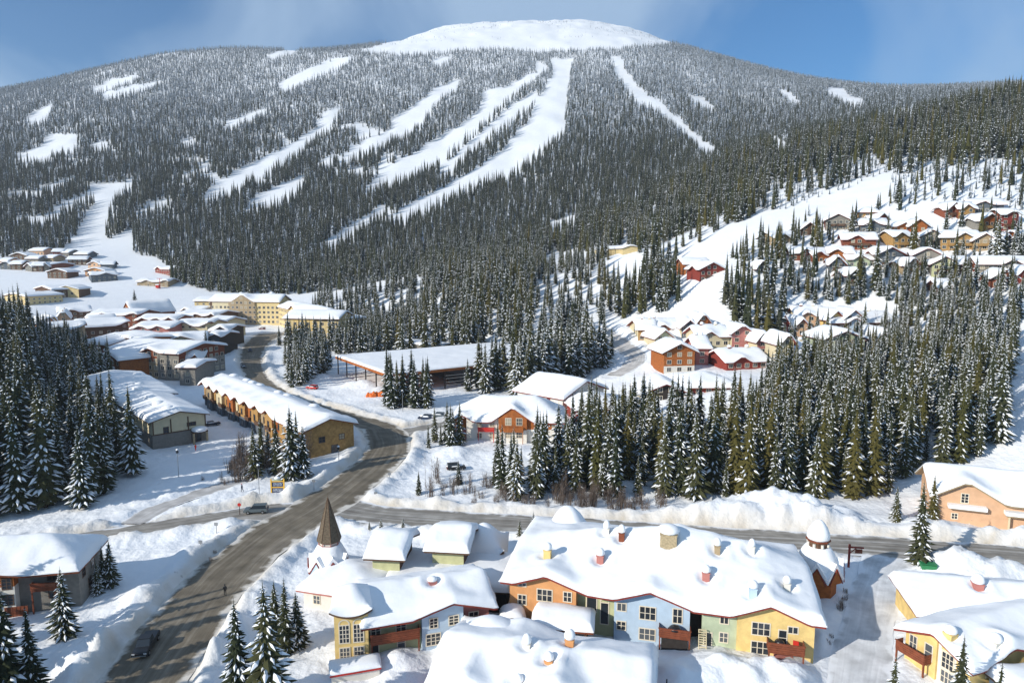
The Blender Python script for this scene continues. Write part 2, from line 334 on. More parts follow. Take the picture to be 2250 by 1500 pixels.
def road_mat(name, c1, c2, c3, edge):
    m = bpy.data.materials.new(name); m.use_nodes = True; n = m.node_tree.nodes; l = m.node_tree.links; b = n['Principled BSDF']
    b.inputs['Roughness'].default_value = 0.85; b.inputs['Specular IOR Level'].default_value = 0.2
    uv = n.new('ShaderNodeUVMap'); uv.uv_map = 'UVMap'
    mp = n.new('ShaderNodeMapping'); mp.inputs['Scale'].default_value = (12.0, 0.03, 1); l.new(uv.outputs[0], mp.inputs[0])
    x = n.new('ShaderNodeTexNoise'); x.inputs['Scale'].default_value = 1; x.inputs['Detail'].default_value = 7; x.inputs['Roughness'].default_value = .65; l.new(mp.outputs[0], x.inputs['Vector'])
    r = n.new('ShaderNodeValToRGB'); e = r.color_ramp.elements; e[0].position = 0.3; e[0].color = (*c1, 1); e[1].position = 0.7; e[1].color = (*c3, 1)
    k = e.new(0.5); k.color = (*c2, 1); l.new(x.outputs['Fac'], r.inputs[0])
    t = n.new('ShaderNodeTexCoord'); x2 = n.new('ShaderNodeTexNoise'); x2.inputs['Scale'].default_value = 0.35; x2.inputs['Detail'].default_value = 6; l.new(t.outputs['Object'], x2.inputs['Vector'])
    se = n.new('ShaderNodeSeparateXYZ'); l.new(uv.outputs[0], se.inputs[0])
    a = n.new('ShaderNodeMath'); a.operation = 'SUBTRACT'; a.inputs[1].default_value = 0.5; l.new(se.outputs[0], a.inputs[0])
    a2 = n.new('ShaderNodeMath'); a2.operation = 'ABSOLUTE'; l.new(a.outputs[0], a2.inputs[0])
    a3 = n.new('ShaderNodeMath'); a3.operation = 'MULTIPLY_ADD'; a3.inputs[1].default_value = 0.42; l.new(x2.outputs['Fac'], a3.inputs[0]); l.new(a2.outputs[0], a3.inputs[2])
    rp = n.new('ShaderNodeMapRange'); rp.inputs[1].default_value = 0.60; rp.inputs[2].default_value = 0.68; l.new(a3.outputs[0], rp.inputs[0])
    mm = n.new('ShaderNodeMixRGB'); mm.inputs[2].default_value = (*edge, 1); l.new(rp.outputs[0], mm.inputs[0]); pr = n.new('ShaderNodeMapRange'); pr.inputs[1].default_value = .3; pr.inputs[2].default_value = .7; pr.inputs[3].default_value = .72; pr.inputs[4].default_value = 1.2; l.new(x2.outputs['Fac'], pr.inputs[0])
    ml = n.new('ShaderNodeVectorMath'); ml.operation = 'SCALE'; l.new(r.outputs[0], ml.inputs[0]); l.new(pr.outputs[0], ml.inputs['Scale']); l.new(ml.outputs[0], mm.inputs[1]); l.new(mm.outputs[0], b.inputs['Base Color'])
    return m
M['road'] = road_mat('sanded winter road', (0.125, 0.104, 0.075), (0.175, 0.148, 0.11), (0.28, 0.245, 0.195), (0.62, 0.58, 0.52))
M['road_grey'] = road_mat('slushy grey road', (0.17, 0.15, 0.125), (0.27, 0.25, 0.22), (0.50, 0.48, 0.45), (0.75, 0.75, 0.75))
M['track'] = road_mat('packed snow', (0.60, 0.60, 0.60), (0.68, 0.68, 0.68), (0.78, 0.78, 0.78), (0.84, 0.85, 0.86))
M['track_grey'] = road_mat('packed dirty snow', (0.40, 0.38, 0.36), (0.50, 0.48, 0.46), (0.62, 0.61, 0.60), (0.80, 0.81, 0.82))
def ribbon(name, S, m, lift, label, kind='structure'):
    mb = MB(); NS = 9; dist = 0; uvs = []; rn = random.Random(hash(label) % 999 if False else len(S))
    for i, p in enumerate(S):
        a = S[max(i-1, 0)]; b = S[min(i+1, len(S)-1)]; d = Vector((b.x-a.x, b.y-a.y, 0)).normalized(); nrm = Vector((d.y, -d.x, 0))
        if i: dist += (Vector((p.x, p.y, 0))-Vector((S[i-1].x, S[i-1].y, 0))).length
        wv = p.z/2+0.35*math.sin(dist*0.35)+rn.uniform(-0.2, 0.2)
        for k in range(NS):
            t = k/(NS-1)*2-1; q = Vector((p.x, p.y, 0))+nrm*wv*t; mb.v.append((q.x, q.y, gz(q.x, q.y)+lift)); uvs.append((k/(NS-1), dist))
    for i in range(len(S)-1):
        for k in range(NS-1):
            a = i*NS+k; mb.face((a, a+NS, a+NS+1, a+1))
    me = mb.mesh(name, m, True); u = me.uv_layers.new(name='UVMap')
    for lo in me.loops: u.data[lo.index].uv = uvs[lo.vertex_index]
    o = link(name, me); return tag(o, label, kind=kind)
ribbon('road', road_s['main'], M['road'], 0.036, 'wide sanded brown road curving from lower left up to the village')
ribbon('road', road_s['cross'], M['road_grey'], 0.032, 'slushy grey-brown cross road behind the pastel houses')
ribbon('road', road_s['lane_left'], M['road_grey'], 0.028, 'narrow side lane running to the left edge below the dark trees')
ribbon('road', road_s['parking_spur'], M['road_grey'], 0.024, 'short spur from the bend to the chalet parking')
ribbon('path', road_s['snow_lane'], M['track'], 0.028, 'packed white snow lane beside the big pastel house')
ribbon('path', road_s['ploughed_track'], M['track_grey'], 0.028, 'ploughed track climbing left of the yellow notice board')
ribbon('path', road_s['plaza_lane'], M['track_grey'], 0.05, 'grey turning lane between the middle chalets and the rink')

# ---------------------------------------------------------------- buildings
FOOT = []      # footprints (centre x, y, half diagonal axes) kept free of trees
_wm = {}
def win_mesh(w_, h_, nx, ny, fm, arch=False, glassed=True, gk='glass'):
    key = (round(w_, 2), round(h_, 2), nx, ny, fm, arch, glassed, gk)
    if key in _wm: return _wm[key]
    mb = MB(); b = 0.13; bz = 0.07
    mb.box(-w_/2-b, w_/2+b, -bz, 0.02, -b, 0, 0); mb.box(-w_/2-b, w_/2+b, -bz-0.002, 0.02, h_, h_+b, 0)
    mb.box(-w_/2-b, -w_/2, -bz+0.003, 0.02, 0, h_, 0); mb.box(w_/2, w_/2+b, -bz+0.003, 0.02, 0, h_, 0)
    for i in range(1, nx): x = -w_/2+w_*i/nx; mb.box(x-0.05, x+0.05, -0.05, 0.02, 0, h_, 0)
    for j in range(1, ny): z = h_*j/ny; mb.box(-w_/2, w_/2, -0.045, 0.02, z-0.04, z+0.04, 0)
    if arch:
        n = 10; pts = [(math.cos(math.pi*i/n), math.sin(math.pi*i/n)) for i in range(n+1)]
        for (c, s), (c2, s2) in zip(pts, pts[1:]):
            ri, ro = w_/2, w_/2+0.16; z = h_+b
            mb.add([(c*ri, -0.05, z+s*ri), (c*ro, -0.05, z+s*ro), (c2*ro, -0.05, z+s2*ro), (c2*ri, -0.05, z+s2*ri)], [(0, 1, 2, 3)], 0)
    if glassed: mb.box(-w_/2, w_/2, -0.025, 0.015, 0, h_, 1)
    me = mb.mesh('window', [M[fm], M[gk]]); _wm[key] = me; return me
_pm = {}
def pane_mesh(w_, h_, gk='glass'):
    key = (round(w_, 2), round(h_, 2), gk)
    if key not in _pm: mb = MB(); mb.box(-w_/2, w_/2, -0.03, 0.01, 0, h_); _pm[key] = mb.mesh('pane', M[gk])
    return _pm[key]
def window(parent, face, u, z, w_, h_, W, D, nx=2, ny=2, fm='frame', arch=False, panes=False, sb=0.0):
    if face == 'F': loc, rz = (u, sb, z), 0
    elif face == 'R': loc, rz = (W, u, z), math.pi/2
    elif face == 'L': loc, rz = (0, u, z), -math.pi/2
    else: loc, rz = (u, D, z), math.pi
    gk = rng.choice(['glass', 'glass', 'glass2'] if panes else ['glass', 'glass', 'glass', 'glass2', 'glass3'])
    o = link('window', win_mesh(w_, h_, nx, ny, fm, arch, not panes, gk), parent, loc, rz)
    if panes:
        pw, ph = w_/nx, h_/ny
        for i in range(nx):
            for j in range(ny): link('pane', pane_mesh(pw, ph, gk if (gk != 'glass3' or j == 0 or i in (0, nx-1)) else 'glass'), o, (-w_/2+pw*(i+.5), 0, ph*j))
    return o
def cap_profile(r, h):
    return [(r*0.85, 0), (r*1.05, h*0.12), (r*1.1, h*0.35), (r*0.98, h*0.62), (r*0.7, h*0.85), (r*0.3, h*0.97), (0.02, h)]
def chimney(parent, u, v, z, s, hh, m, cap=0.9, name='chimney'):
    mb = MB(); mb.box(-s/2, s/2, -s/2, s/2, -1.2, hh); mb.box(-s/2-.07, s/2+.07, -s/2-.07, s/2+.07, hh, hh+.12)
    c = mb.build(name, M[m], parent, (u, v, z))
    mb = MB(); mb.lathe([(r, zz+hh+.122) for r, zz in cap_profile(s*0.62, cap)], 12, jit=0.03); mb.build('snow_cap', M['roof_snow'], c, smooth=True)
    return c
def balcony(parent, u, z, wd, dp, hr, m, posts=True, sb=0.0, boards=True, z_ground=-0.5):
    mb = MB(); mb.box(u, u+wd, sb-dp, sb-0.003, z-0.18, z)
    o = mb.build('balcony', M[m], parent)
    nb = 4
    for k in range(nb):
        zz = z+0.05+k*(hr/nb); mb = MB(); hb = hr/nb-0.04
        mb.box(u, u+wd, sb-dp-0.05, sb-dp, zz, zz+hb); mb.box(u-0.05, u, sb-dp+0.003, sb-.005, zz, zz+hb); mb.box(u+wd, u+wd+0.05, sb-dp+.003, sb-.005, zz, zz+hb)
        mb.build('railing_board', M[m], o)
    mb = MB(); mb.box(u-0.12, u+wd+0.12, sb-dp-0.12, sb-dp+0.08, z+hr, z+hr+0.08); mb.build('handrail', M[m], o)
    if posts:
        for x in (u+0.1, u+wd-0.1): mb = MB(); mb.box(x-.09, x+.09, sb-dp+.02, sb-dp+.2, z_ground, z-0.18); mb.build('post', M[m], o)
    return o
def corner(p):
    if p[0] == 'w': return (p[1], p[2])
    if len(p) == 3: return pix(*p)[:2]
    return at(*p)[:2]
def building(label, L, Rr, d, hw, rise=2.5, kind='gu', th=0.7, ov=0.8, wall='cream', side=None, secs=None, fg=(), hf=None, wins=(), auto=None,
             chims=(), name='house', cat='house', roofm='brown', res=None, group=None, z0=None, blur=2, band=None, fm='frame', rthick=0.3, walls=True, dents=True, foot=True, snowy=1.0):
    a = corner(L); b = corner(Rr); ax = Vector((b[0]-a[0], b[1]-a[1])); W = ax.length; ax.normalize(); rz = math.atan2(ax.y, ax.x); ay = Vector((-ax.y, ax.x))
    dist = math.hypot(*a)
    if z0 is None: z0 = min(gz(a[0]+ax.x*s*W+ay.x*t*d, a[1]+ax.y*s*W+ay.y*t*d) for s in (0, 1) for t in (0, .5))
    if res is None: res = 0.55 if dist < 130 else (1.1 if dist < 240 else (1.6 if dist < 420 else 2.6))
    root = empty(name, (a[0], a[1], z0), rz, label=label, cat=cat, group=group)
    if foot: FOOT.append((a[0], a[1], ax.x, ax.y, W, d))
    def H0(u, v):
        u = np.asarray(u, float); v = np.asarray(v, float)
        if hf is not None: z = hf(u, v, W, d)
        else:
            tu = 1-np.abs(2*u/W-1); tv = 1-np.abs(2*v/d-1)
            if kind == 'gu': z = hw+rise*tv
            elif kind == 'gv': z = hw+rise*tu
            elif kind == 'hip': z = hw+rise*np.minimum(np.minimum(tv, tu*W/d), 1)
            elif kind == 'dome': z = hw+rise*np.clip(1-(2*u/W-1)**2, -.2, 1)**.8*np.clip(1-(2*v/d-1)**2, -.2, 1)**.8 if False else hw+rise*(1-(2*u/W-1)**2)*(1-(2*v/d-1)**2)
            elif kind == 'barrel': z = hw+rise*(1-(2*u/W-1)**2)
            elif kind == 'shedback': z = hw+rise*v/d
            elif kind == 'shedright': z = hw+rise*u/W
            else: z = hw+0*u
        for gdef in fg:
            f, c, half, r_, dep = gdef[:5]; e = gdef[5] if len(gdef) > 5 else hw
            s, t = (u, v) if f == 'F' else ((u, d-v) if f == 'B' else ((v, u) if f == 'L' else (v, W-u)))
            gzv = e+r_*(1-np.abs(s-c)/half); z = np.where((np.abs(s-c) < half*1.12) & (t < dep), np.maximum(z, gzv), z)
        return z
    cz = []
    for c in chims:
        if c[0] == 'px':
            dd = np.array(ray(c[1], c[2])); dd /= dd[1]; ts = np.arange(max(a[1], b[1], 40)*.5, max(a[1], b[1])+d+30, .1)
            wx = dd[0]*ts-a[0]; wy = ts-a[1]; lu = wx*ax.x+wy*ax.y; lv = wx*ay.x+wy*ay.y
            hit = np.nonzero((CAM_H+dd[2]*ts <= z0+H0(lu, lv)+th) & (lu > 0.3) & (lu < W-.3) & (lv > 0.3) & (lv < d-.3))[0]
            if len(hit) == 0: continue
            k = hit[0]; cz.append((lu[k]/W, lv[k]/d)+tuple(c[3:]))
        else: cz.append(c)
    chims = cz
    def lines(w_):
        n = max(3, int(round((w_+2*ov)/res))); q = list(np.linspace(-ov, w_+ov, n+1)); k = [-ov+th*.12, -ov+th*.4, w_+ov-th*.12, w_+ov-th*.4]
        return np.array(sorted(set(np.round(q+k, 4))))
    gu, gv = lines(W), lines(d); U, V = np.meshgrid(gu, gv); H = H0(U, V)
    E = np.minimum(np.minimum(U+ov, W+ov-U), np.minimum(V+ov, d+ov-V)); r_ = th*1.1
    prof = 0.12+0.88*np.sqrt(np.clip(1-(1-np.clip(E/r_, 0, 1))**2, 0, 1))
    Hb = H.copy()
    for _ in range(blur):
        Q = np.pad(Hb, 1, mode='edge'); Hb = (Q[1:-1, 1:-1]*2+Q[:-2, 1:-1]+Q[2:, 1:-1]+Q[1:-1, :-2]+Q[1:-1, 2:])/6
    # keep the load heavier in the valleys than on the crests
    nse = fbm((U+a[0])/5.0, (V+a[1])/5.0, 3, 21)
    n2_ = fbm((U+a[0])/1.9, (V+a[1])/1.9, 3, 31); T = np.maximum(np.maximum(Hb, H-0.05*th)+th*prof*(0.62+0.62*nse+0.22*(n2_-.5)), H+0.1)
    dn = []
    if dents:
        for c in chims:
            cu, cv = c[0]*W, c[1]*d; rr = np.hypot(U-cu, V-cv+0.3); T = np.maximum(T-0.55*th*np.exp(-(rr/0.95)**2)+0.22*th*np.exp(-((rr-1.7)/0.6)**2), H+.05)
    nu, nv = len(gu), len(gv); mb = MB()
    out = 0.16*min(th, 1)
    for j in range(nv):
        for i in range(nu):
            x, y = gu[i], gv[j]
            mb.v.append((x, y, float(T[j, i])))
    for j in range(nv-1):
        for i in range(nu-1): k = j*nu+i; mb.face((k, k+1, k+nu+1, k+nu))
    ring = [(i, 0) for i in range(nu)]+[(nu-1, j) for j in range(1, nv)]+[(i, nv-1) for i in range(nu-2, -1, -1)]+[(0, j) for j in range(nv-2, 0, -1)]
    b0 = len(mb.v)
    for (i, j) in ring:
        x, y = gu[i], gv[j]; oo = out*(.3+1.4*float(vnoise(np.array(x*.8+a[0]), np.array(y*.8), 5))); ox = -oo if i == 0 else (oo if i == nu-1 else 0); oy = -oo if j == 0 else (oo if j == nv-1 else 0)
        mb.v.append((x+ox, y+oy, float(H[j, i])+th*.05)); mb.v.append((x+ox*.4, y+oy*.4, float(H[j, i])-0.03))
    nr = len(ring)
    for k in range(nr):
        k2 = (k+1) % nr; t1 = ring[k][1]*nu+ring[k][0]; t2 = ring[k2][1]*nu+ring[k2][0]
        mb.face((b0+2*k, b0+2*k2, t2, t1)); mb.face((b0+2*k+1, b0+2*k2+1, b0+2*k2, b0+2*k))
    rf = MB()
    for j in range(nv):
        for i in range(nu): rf.v.append((gu[i], gv[j], float(H[j, i])-rthick))
    for j in range(nv-1):
        for i in range(nu-1): k = j*nu+i; rf.face((k, k+nu, k+nu+1, k+1))
    b0 = len(rf.v)
    for (i, j) in ring: rf.v.append((gu[i], gv[j], float(H[j, i])+0.01))
    for k in range(nr):
        k2 = (k+1) % nr; rf.face((ring[k][1]*nu+ring[k][0], ring[k2][1]*nu+ring[k2][0], b0+k2, b0+k))
    ro = rf.build('roof', M[roofm], root)
    mb.build('roof_snow', M['roof_snow'], ro, smooth=True)
    # walls
    def strip(pts, m, zs=None, m2=None):
        P = []
        for (p, q_) in zip(pts, pts[1:]):
            n = max(1, int(math.hypot(q_[0]-p[0], q_[1]-p[1])/1.2))
            for k in range(n): P.append((p[0]+(q_[0]-p[0])*k/n, p[1]+(q_[1]-p[1])*k/n))
        P.append(pts[-1]); tops = [float(H0(x, y))-rthick+0.04 for x, y in P]
        w1 = MB()
        if zs is None:
            for (x, y), t in zip(P, tops): w1.v += [(x, y, -2.0), (x, y, t)]
        else:
            for (x, y), t in zip(P, tops): w1.v += [(x, y, -2.0), (x, y, min(zs, t))]
        for k in range(len(P)-1): w1.face((2*k, 2*k+2, 2*k+3, 2*k+1))
        w1.build('wall', M[m], root)
        if zs is not None:
            w2 = MB(); off = 0.0
            for (x, y), t in zip(P, tops): w2.v += [(x, y, zs), (x, y, max(zs, t))]
            for k in range(len(P)-1): w2.face((2*k, 2*k+2, 2*k+3, 2*k+1))
            w2.build('upper_wall', M[m2], root)
    if walls:
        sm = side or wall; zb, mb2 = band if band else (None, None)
        if secs is None: secs = [(0, W, wall, 0.0, mb2)]
        else: secs = [(s[0]*W, s[1]*W, s[2], s[3] if len(s) > 3 else 0.0, s[4] if len(s) > 4 else mb2) for s in secs]
        for s in secs: strip([(s[0], s[3]), (s[1], s[3])], s[2], zb, s[4])
        for s, s2 in zip(secs, secs[1:]):
            if abs(s[3]-s2[3]) > .01: strip([(s[1], min(s[3], s2[3])), (s[1], max(s[3], s2[3]))][::1 if s[3] < s2[3] else -1], s[2] if s[3] < s2[3] else s2[2], zb, s[4] if s[3] < s2[3] else s2[4])
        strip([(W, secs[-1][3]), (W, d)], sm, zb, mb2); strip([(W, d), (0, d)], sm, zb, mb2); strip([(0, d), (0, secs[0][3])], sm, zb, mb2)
    def sbk(u):
        for s in (secs or []):
            if s[0] <= u <= s[1]: return s[3]
        return 0.0
    if auto:
        faces = auto.get('f', 'F'); ww, wh = auto.get('w', 1.4), auto.get('h', 1.3); sp_ = auto.get('sp', 3.4); st = auto.get('st', 2.9); z1 = auto.get('z', 1.1); nx = auto.get('nx', 2)
        for f in faces:
            Lf = W if f in 'FB' else d; n = max(1, int(Lf/sp_)); 
            for k in range(n):
                u = Lf*(k+.5)/n; z = z1
                while True:
                    pu, pv = (u, 0) if f == 'F' else ((W, u) if f == 'R' else ((0, u) if f == 'L' else (u, d)))
                    if z+wh+rthick+0.25 > float(H0(pu, pv)): break
                    window(root, f, u, z, ww, wh, W, d, nx, 1, fm, sb=sbk(u) if f == 'F' else 0); z += st
    for wdef in wins:
        f, u, z, ww, wh = wdef[:5]; nx, ny = (wdef[5], wdef[6]) if len(wdef) > 6 else (2, 2); arch = len(wdef) > 7 and wdef[7]
        Lf = W if f in 'FB' else d
        window(root, f, u*Lf, z, ww, wh, W, d, nx, ny, fm, arch, panes=dist < 150, sb=sbk(u*Lf) if f == 'F' else 0)
    for c in chims:
        cu, cv = c[0]*W, c[1]*d; chimney(root, cu, cv, float(H0(cu, cv)), c[2], c[3], c[4], c[5] if len(c) > 5 else 0.9)
    root['_w'] = W; root['_d'] = d
    del root['_w'], root['_d']
    return root, W, H0

# ---------------------------------------------------------------- conifers
def conifer(seed, H, RB, layers, nb, snowp, mats, core=True, z0=0.06, flat=0.36, blob=1.0, up_last=True, trunk=True):
    r = random.Random(seed); mb = MB()
    if core:
        n = 7; prof = []
        for k in range(7):
            t = k/6; prof.append((max(0.03, RB*0.42*(1-t)**0.9), H*(z0+(1-z0)*t*0.97)))
        mb.lathe(prof, n, 0, jit=0.18, rr=r)
    for i in range(layers):
        t = (i+r.uniform(-.3, .3))/layers; t = min(max(t, 0), 1); z = H*(z0+(1-z0)*t)
        rad = RB*(1-t)**0.82*(0.75+0.25*math.sin(i*2.1+seed))+0.12
        if t < .12: rad *= 0.7+2.5*t
        k = max(3, int(nb*(1-0.45*t)))
        a0 = r.uniform(0, 6.28)
        for j in range(k):
            a = a0+2*math.pi*j/k+r.uniform(-.25, .25); L_ = rad*r.uniform(0.72, 1.22); wd = L_*r.uniform(.27, .42)+0.10
            ca, sa = math.cos(a), math.sin(a); dr = flat*L_*r.uniform(.8, 1.35); zz = z+r.uniform(-.15, .15)
            def P(s, q, h): return (ca*s-sa*q, sa*s+ca*q, zz+h)
            lift = 0.10*wd
            vs = [P(0, 0, 0.05), P(.6*L_, -wd/2, -.55*dr-lift), P(.6*L_, wd/2, -.55*dr-lift), P(.62*L_, 0, -.45*dr+lift), P(L_, 0, -dr)]
            mb.add(vs, [(0, 1, 3), (0, 3, 2), (1, 4, 3), (3, 4, 2)], 0)
            if r.random() < snowp:
                s0, s1 = .30+r.uniform(0, .15), .98; b_ = blob*r.uniform(.6, 1.0); e = 0.05+0.03*L_
                vs = [P(s0*L_, 0, -.28*dr+lift+e*.3), P(.66*L_, -wd*.36*b_, -.52*dr-lift*.3+e), P(.66*L_, wd*.36*b_, -.52*dr-lift*.3+e), P(.66*L_, 0, -.47*dr+lift+e*2.2), P(s1*L_, 0, -.96*dr+e)]
                mb.add(vs, [(0, 1, 3), (0, 3, 2), (1, 4, 3), (3, 4, 2)], 1)
    mb.bar((0, 0, H*.9), (0, 0, H*1.03), .07, 0, 4, .01)
    if trunk: mb.bar((0, 0, -.5), (0, 0, H*.75), .018*H*.7, 2, 5, .03)
    return mb.mesh('crown', mats)
TM = {}
# near trees, modelled 20 m tall
nearspec = [('A', 3.1, 36, 14, .38, 'needle'), ('B', 2.6, 38, 13, .26, 'needle'), ('C', 3.6, 33, 14, .66, 'needle'), ('D', 2.8, 34, 13, .14, 'needle_ochre'), ('E', 2.7, 38, 13, .3, 'needle'), ('F', 3.3, 32, 14, .55, 'needle')]
for i, (k, rb, ly, nb, sp_, m) in enumerate(nearspec): TM['near'+k] = conifer(100+i, 20, rb, ly, nb, sp_, [M[m], M['tree_snow'], M['bark']], trunk=False, blob=.85)
mb = MB(); mb.bar((0, 0, -1.5), (0, 0, 15), .27, 0, 7, .05); TRUNK = mb.mesh('trunk', M['bark'])
for i, (rb, sp_, m) in enumerate([(2.9, .4, 'needle_mid'), (2.5, .28, 'needle'), (3.2, .55, 'needle_mid'), (2.7, .10, 'needle_ochre'), (2.9, .33, 'needle')]):
    TM['mid%d' % i] = conifer(200+i, 20, rb, 17, 7, sp_, [M[m], M['tree_snow'], M['bark']], blob=1.15)
for i, (rb, sp_, m) in enumerate([(2.6, .42, 'needle_mid'), (2.3, .32, 'needle_mid'), (2.9, .55, 'needle_mid')]):
    TM['far%d' % i] = conifer(300+i, 20, rb, 9, 5, sp_, [M[m], M['tree_snow'], M['bark']], blob=1.3, trunk=False)
for i, (rb, sp_, m) in enumerate([(2.7, .55, 'needle_rime'), (2.3, .35, 'needle_rime'), (3.0, .6, 'needle_rime')]):
    TM['rime%d' % i] = conifer(400+i, 20, rb, 9, 5, sp_, [M[m], M['tree_snow'], M['bark']], blob=1.4, trunk=False)
def bare(seed, H, n, m, spread=.45):
    r = random.Random(seed); mb = MB()
    for s in range(n):
        a = r.uniform(0, 6.28); b = r.uniform(0, spread*H*.5); base = (math.cos(a)*b, math.sin(a)*b, -.2); hh = H*r.uniform(.6, 1.0)
        top = (base[0]+r.uniform(-.15, .15)*hh, base[1]+r.uniform(-.15, .15)*hh, hh); mb.bar(base, top, .05, 0, 3, .012)
        for k in range(6):
            t = r.uniform(.25, .9); p = Vector(base).lerp(Vector(top), t); a = r.uniform(0, 6.28); l_ = hh*.28*(1.1-t)
            e = p+Vector((math.cos(a)*l_, math.sin(a)*l_, l_*1.1)); mb.bar(p, e, .025, 0, 3, .008)
            mb.bar(p.lerp(e, .5), p.lerp(e, .5)+Vector((math.cos(a+1)*l_*.4, math.sin(a+1)*l_*.4, l_*.5)), .015, 0, 3, .006)
    return mb.mesh('branches', m)
BARE = [bare(1, 4.0, 14, M['twig']), bare(2, 5.5, 12, M['twig'], .35), bare(3, 3.0, 18, M['twig'], .7)]
TALLBARE = [bare(11, 14, 1, M['twig'], .05), bare(12, 12, 2, M['twig'], .08)]
ROOT_TREE = {}
def tree(x, y, h, key, label, group='snow-laden spruces around the village', wide=1.0, cat='tree', z=None):
    """first call of a kind links the prototype, later calls copy thing and parts"""
    rz = rng.uniform(0, 6.28); z = gz(x, y) if z is None else z
    if key not in ROOT_TREE:
        o = bpy.data.objects.new('spruce_tree', None); c = bpy.data.objects.new('crown', TM[key]); t = bpy.data.objects.new('trunk', TRUNK)
        c.parent = o; t.parent = o; ROOT_TREE[key] = (o, c, t)
    else:
        po, pc, ptr = ROOT_TREE[key]; o = po.copy(); c = pc.copy(); t = ptr.copy(); c.parent = o; t.parent = o
    for q_ in (o, c, t): COL.objects.link(q_)
    o.location = (x, y, z-.2); s = h/20.0; o.scale = (s*wide, s*wide, s); o.rotation_euler = (rng.uniform(-.015, .015), rng.uniform(-.015, .015), rz)
    tag(o, label, cat, group); return o

# ================================================================ foreground houses
def hfD(u, v, W, d):
    t = u/W; e = 7.2-1.0*t; r = np.interp(t, [0, .15, .35, .56, .75, .88, 1], [8.2, 9.6, 10.6, 12.2, 10.9, 9.9, 7.8])
    return e+(r-e)*(1-np.abs(2*v/d-1))
GP = 'pastel houses in the foreground'
rD, WD, hD = building('long pastel house with orange, blue and yellow gables under one huge snow roof', (1120, 1376, 0), (1786, 1462, 0), 21, 5.3, hf=hfD, th=1.15, ov=1.1, roofm='red', side='tan', name='apartment_house', group=GP, blur=3, z0=0,
    secs=[(0, .235, 'orange', 0), (.235, .365, 'olive', 1.3), (.365, .615, 'blue', .2), (.615, .655, 'dark', 3.0), (.655, .765, 'green', .6), (.765, 1, 'yellow', 0)],
    fg=[('F', 5.2, 4.9, 1.7, 9, 6.9), ('F', 19.3, 5.0, 1.7, 9, 6.3), ('F', 34.4, 5.0, 2.0, 9, 5.9)],
    wins=[('F', .125, 4.5, 2.0, 1.6, 3, 2), ('F', .205, 4.8, 1.0, 1.3, 2, 2), ('F', .045, 3.6, 1.05, 1.35, 2, 2), ('F', .045, 6.3, 1.0, .4, 2, 1),
          ('F', .285, 3.1, 1.3, 2.9, 1, 1, True), ('F', .33, 1.5, 1.0, 3.0, 1, 1, True), ('F', .39, 4.3, 1.1, 1.0, 2, 1), ('F', .39, 1.6, 1.1, 1.1, 2, 2),
          ('F', .477, 3.5, 2.0, 1.7, 3, 2), ('F', .477, .6, 2.0, 1.5, 3, 2), ('F', .575, 3.5, 1.1, 1.9, 2, 2), ('F', .725, 1.4, .95, 1.25, 2, 2), ('F', .725, 4.0, .95, .9, 2, 1), ('F', .675, .4, .9, 2.0, 1, 1),
          ('F', .838, 3.35, 2.1, 1.6, 3, 2), ('F', .838, .75, 2.1, 1.6, 3, 2), ('F', .935, 4.1, 1.1, .8, 2, 1), ('F', .905, 2.3, .9, 2.0, 1, 2), ('F', .915, .1, 1.0, 1.9, 1, 2),
          ('R', .3, 1.2, 1.1, 1.2), ('R', .3, 3.6, 1.1, 1.0), ('R', .6, 1.2, 1.1, 1.2), ('R', .6, 3.9, 1.1, 1.2)],
    chims=[('px', 1203, 1216, 1.0, 1.7, 'yellow', 1.0), ('px', 1319, 1226, .95, 1.5, 'pink', 1.0), ('px', 1366, 1176, .8, 1.5, 'rust', 1.2), ('px', 1333, 1165, .75, 1.4, 'white', 1.2), ('px', 1469, 1186, 2.3, 2.2, 'stone', 1.1),
           ('px', 1576, 1205, .75, 1.5, 'tan', 1.1), ('px', 1551, 1262, .95, 1.4, 'pink', 1.0), ('px', 1652, 1204, .7, 1.3, 'white', 1.1), ('px', 1654, 1304, .95, 1.9, 'blue', 1.0), ('px', 1729, 1286, .8, 1.4, 'white', 1.0)])
balcony(rD, 20.6, 2.15, 4.0, 1.5, 1.1, 'rust', sb=.2); balcony(rD, 34.2, 2.1, 4.3, 1.6, 1.15, 'rust')
mb = MB(); mb.box(20.9, 24.3, -1.4, 0.1, -.3, 2.0); mb.build('porch', M['dark'], rD)
mb = MB()
for k in range(12): mb.box(25.75+.0, 26.6, 0.1-.16*k, .25-.16*k, 2.9-.25*k, 3.0-.25*k)
mb.bar((25.7, .2, 3), (25.7, -1.8, .1), .06); mb.bar((26.65, .2, 3), (26.65, -1.8, .1), .06); mb.build('outside_stair', M['cream'], rD)

def P2W(root, W, u, v, z=0):
    m = Matrix.Rotation(root.rotation_euler[2], 3, 'Z'); p = m @ Vector((u, v, z)); return (root.location.x+p.x, root.location.y+p.y, root.location.z+p.z)
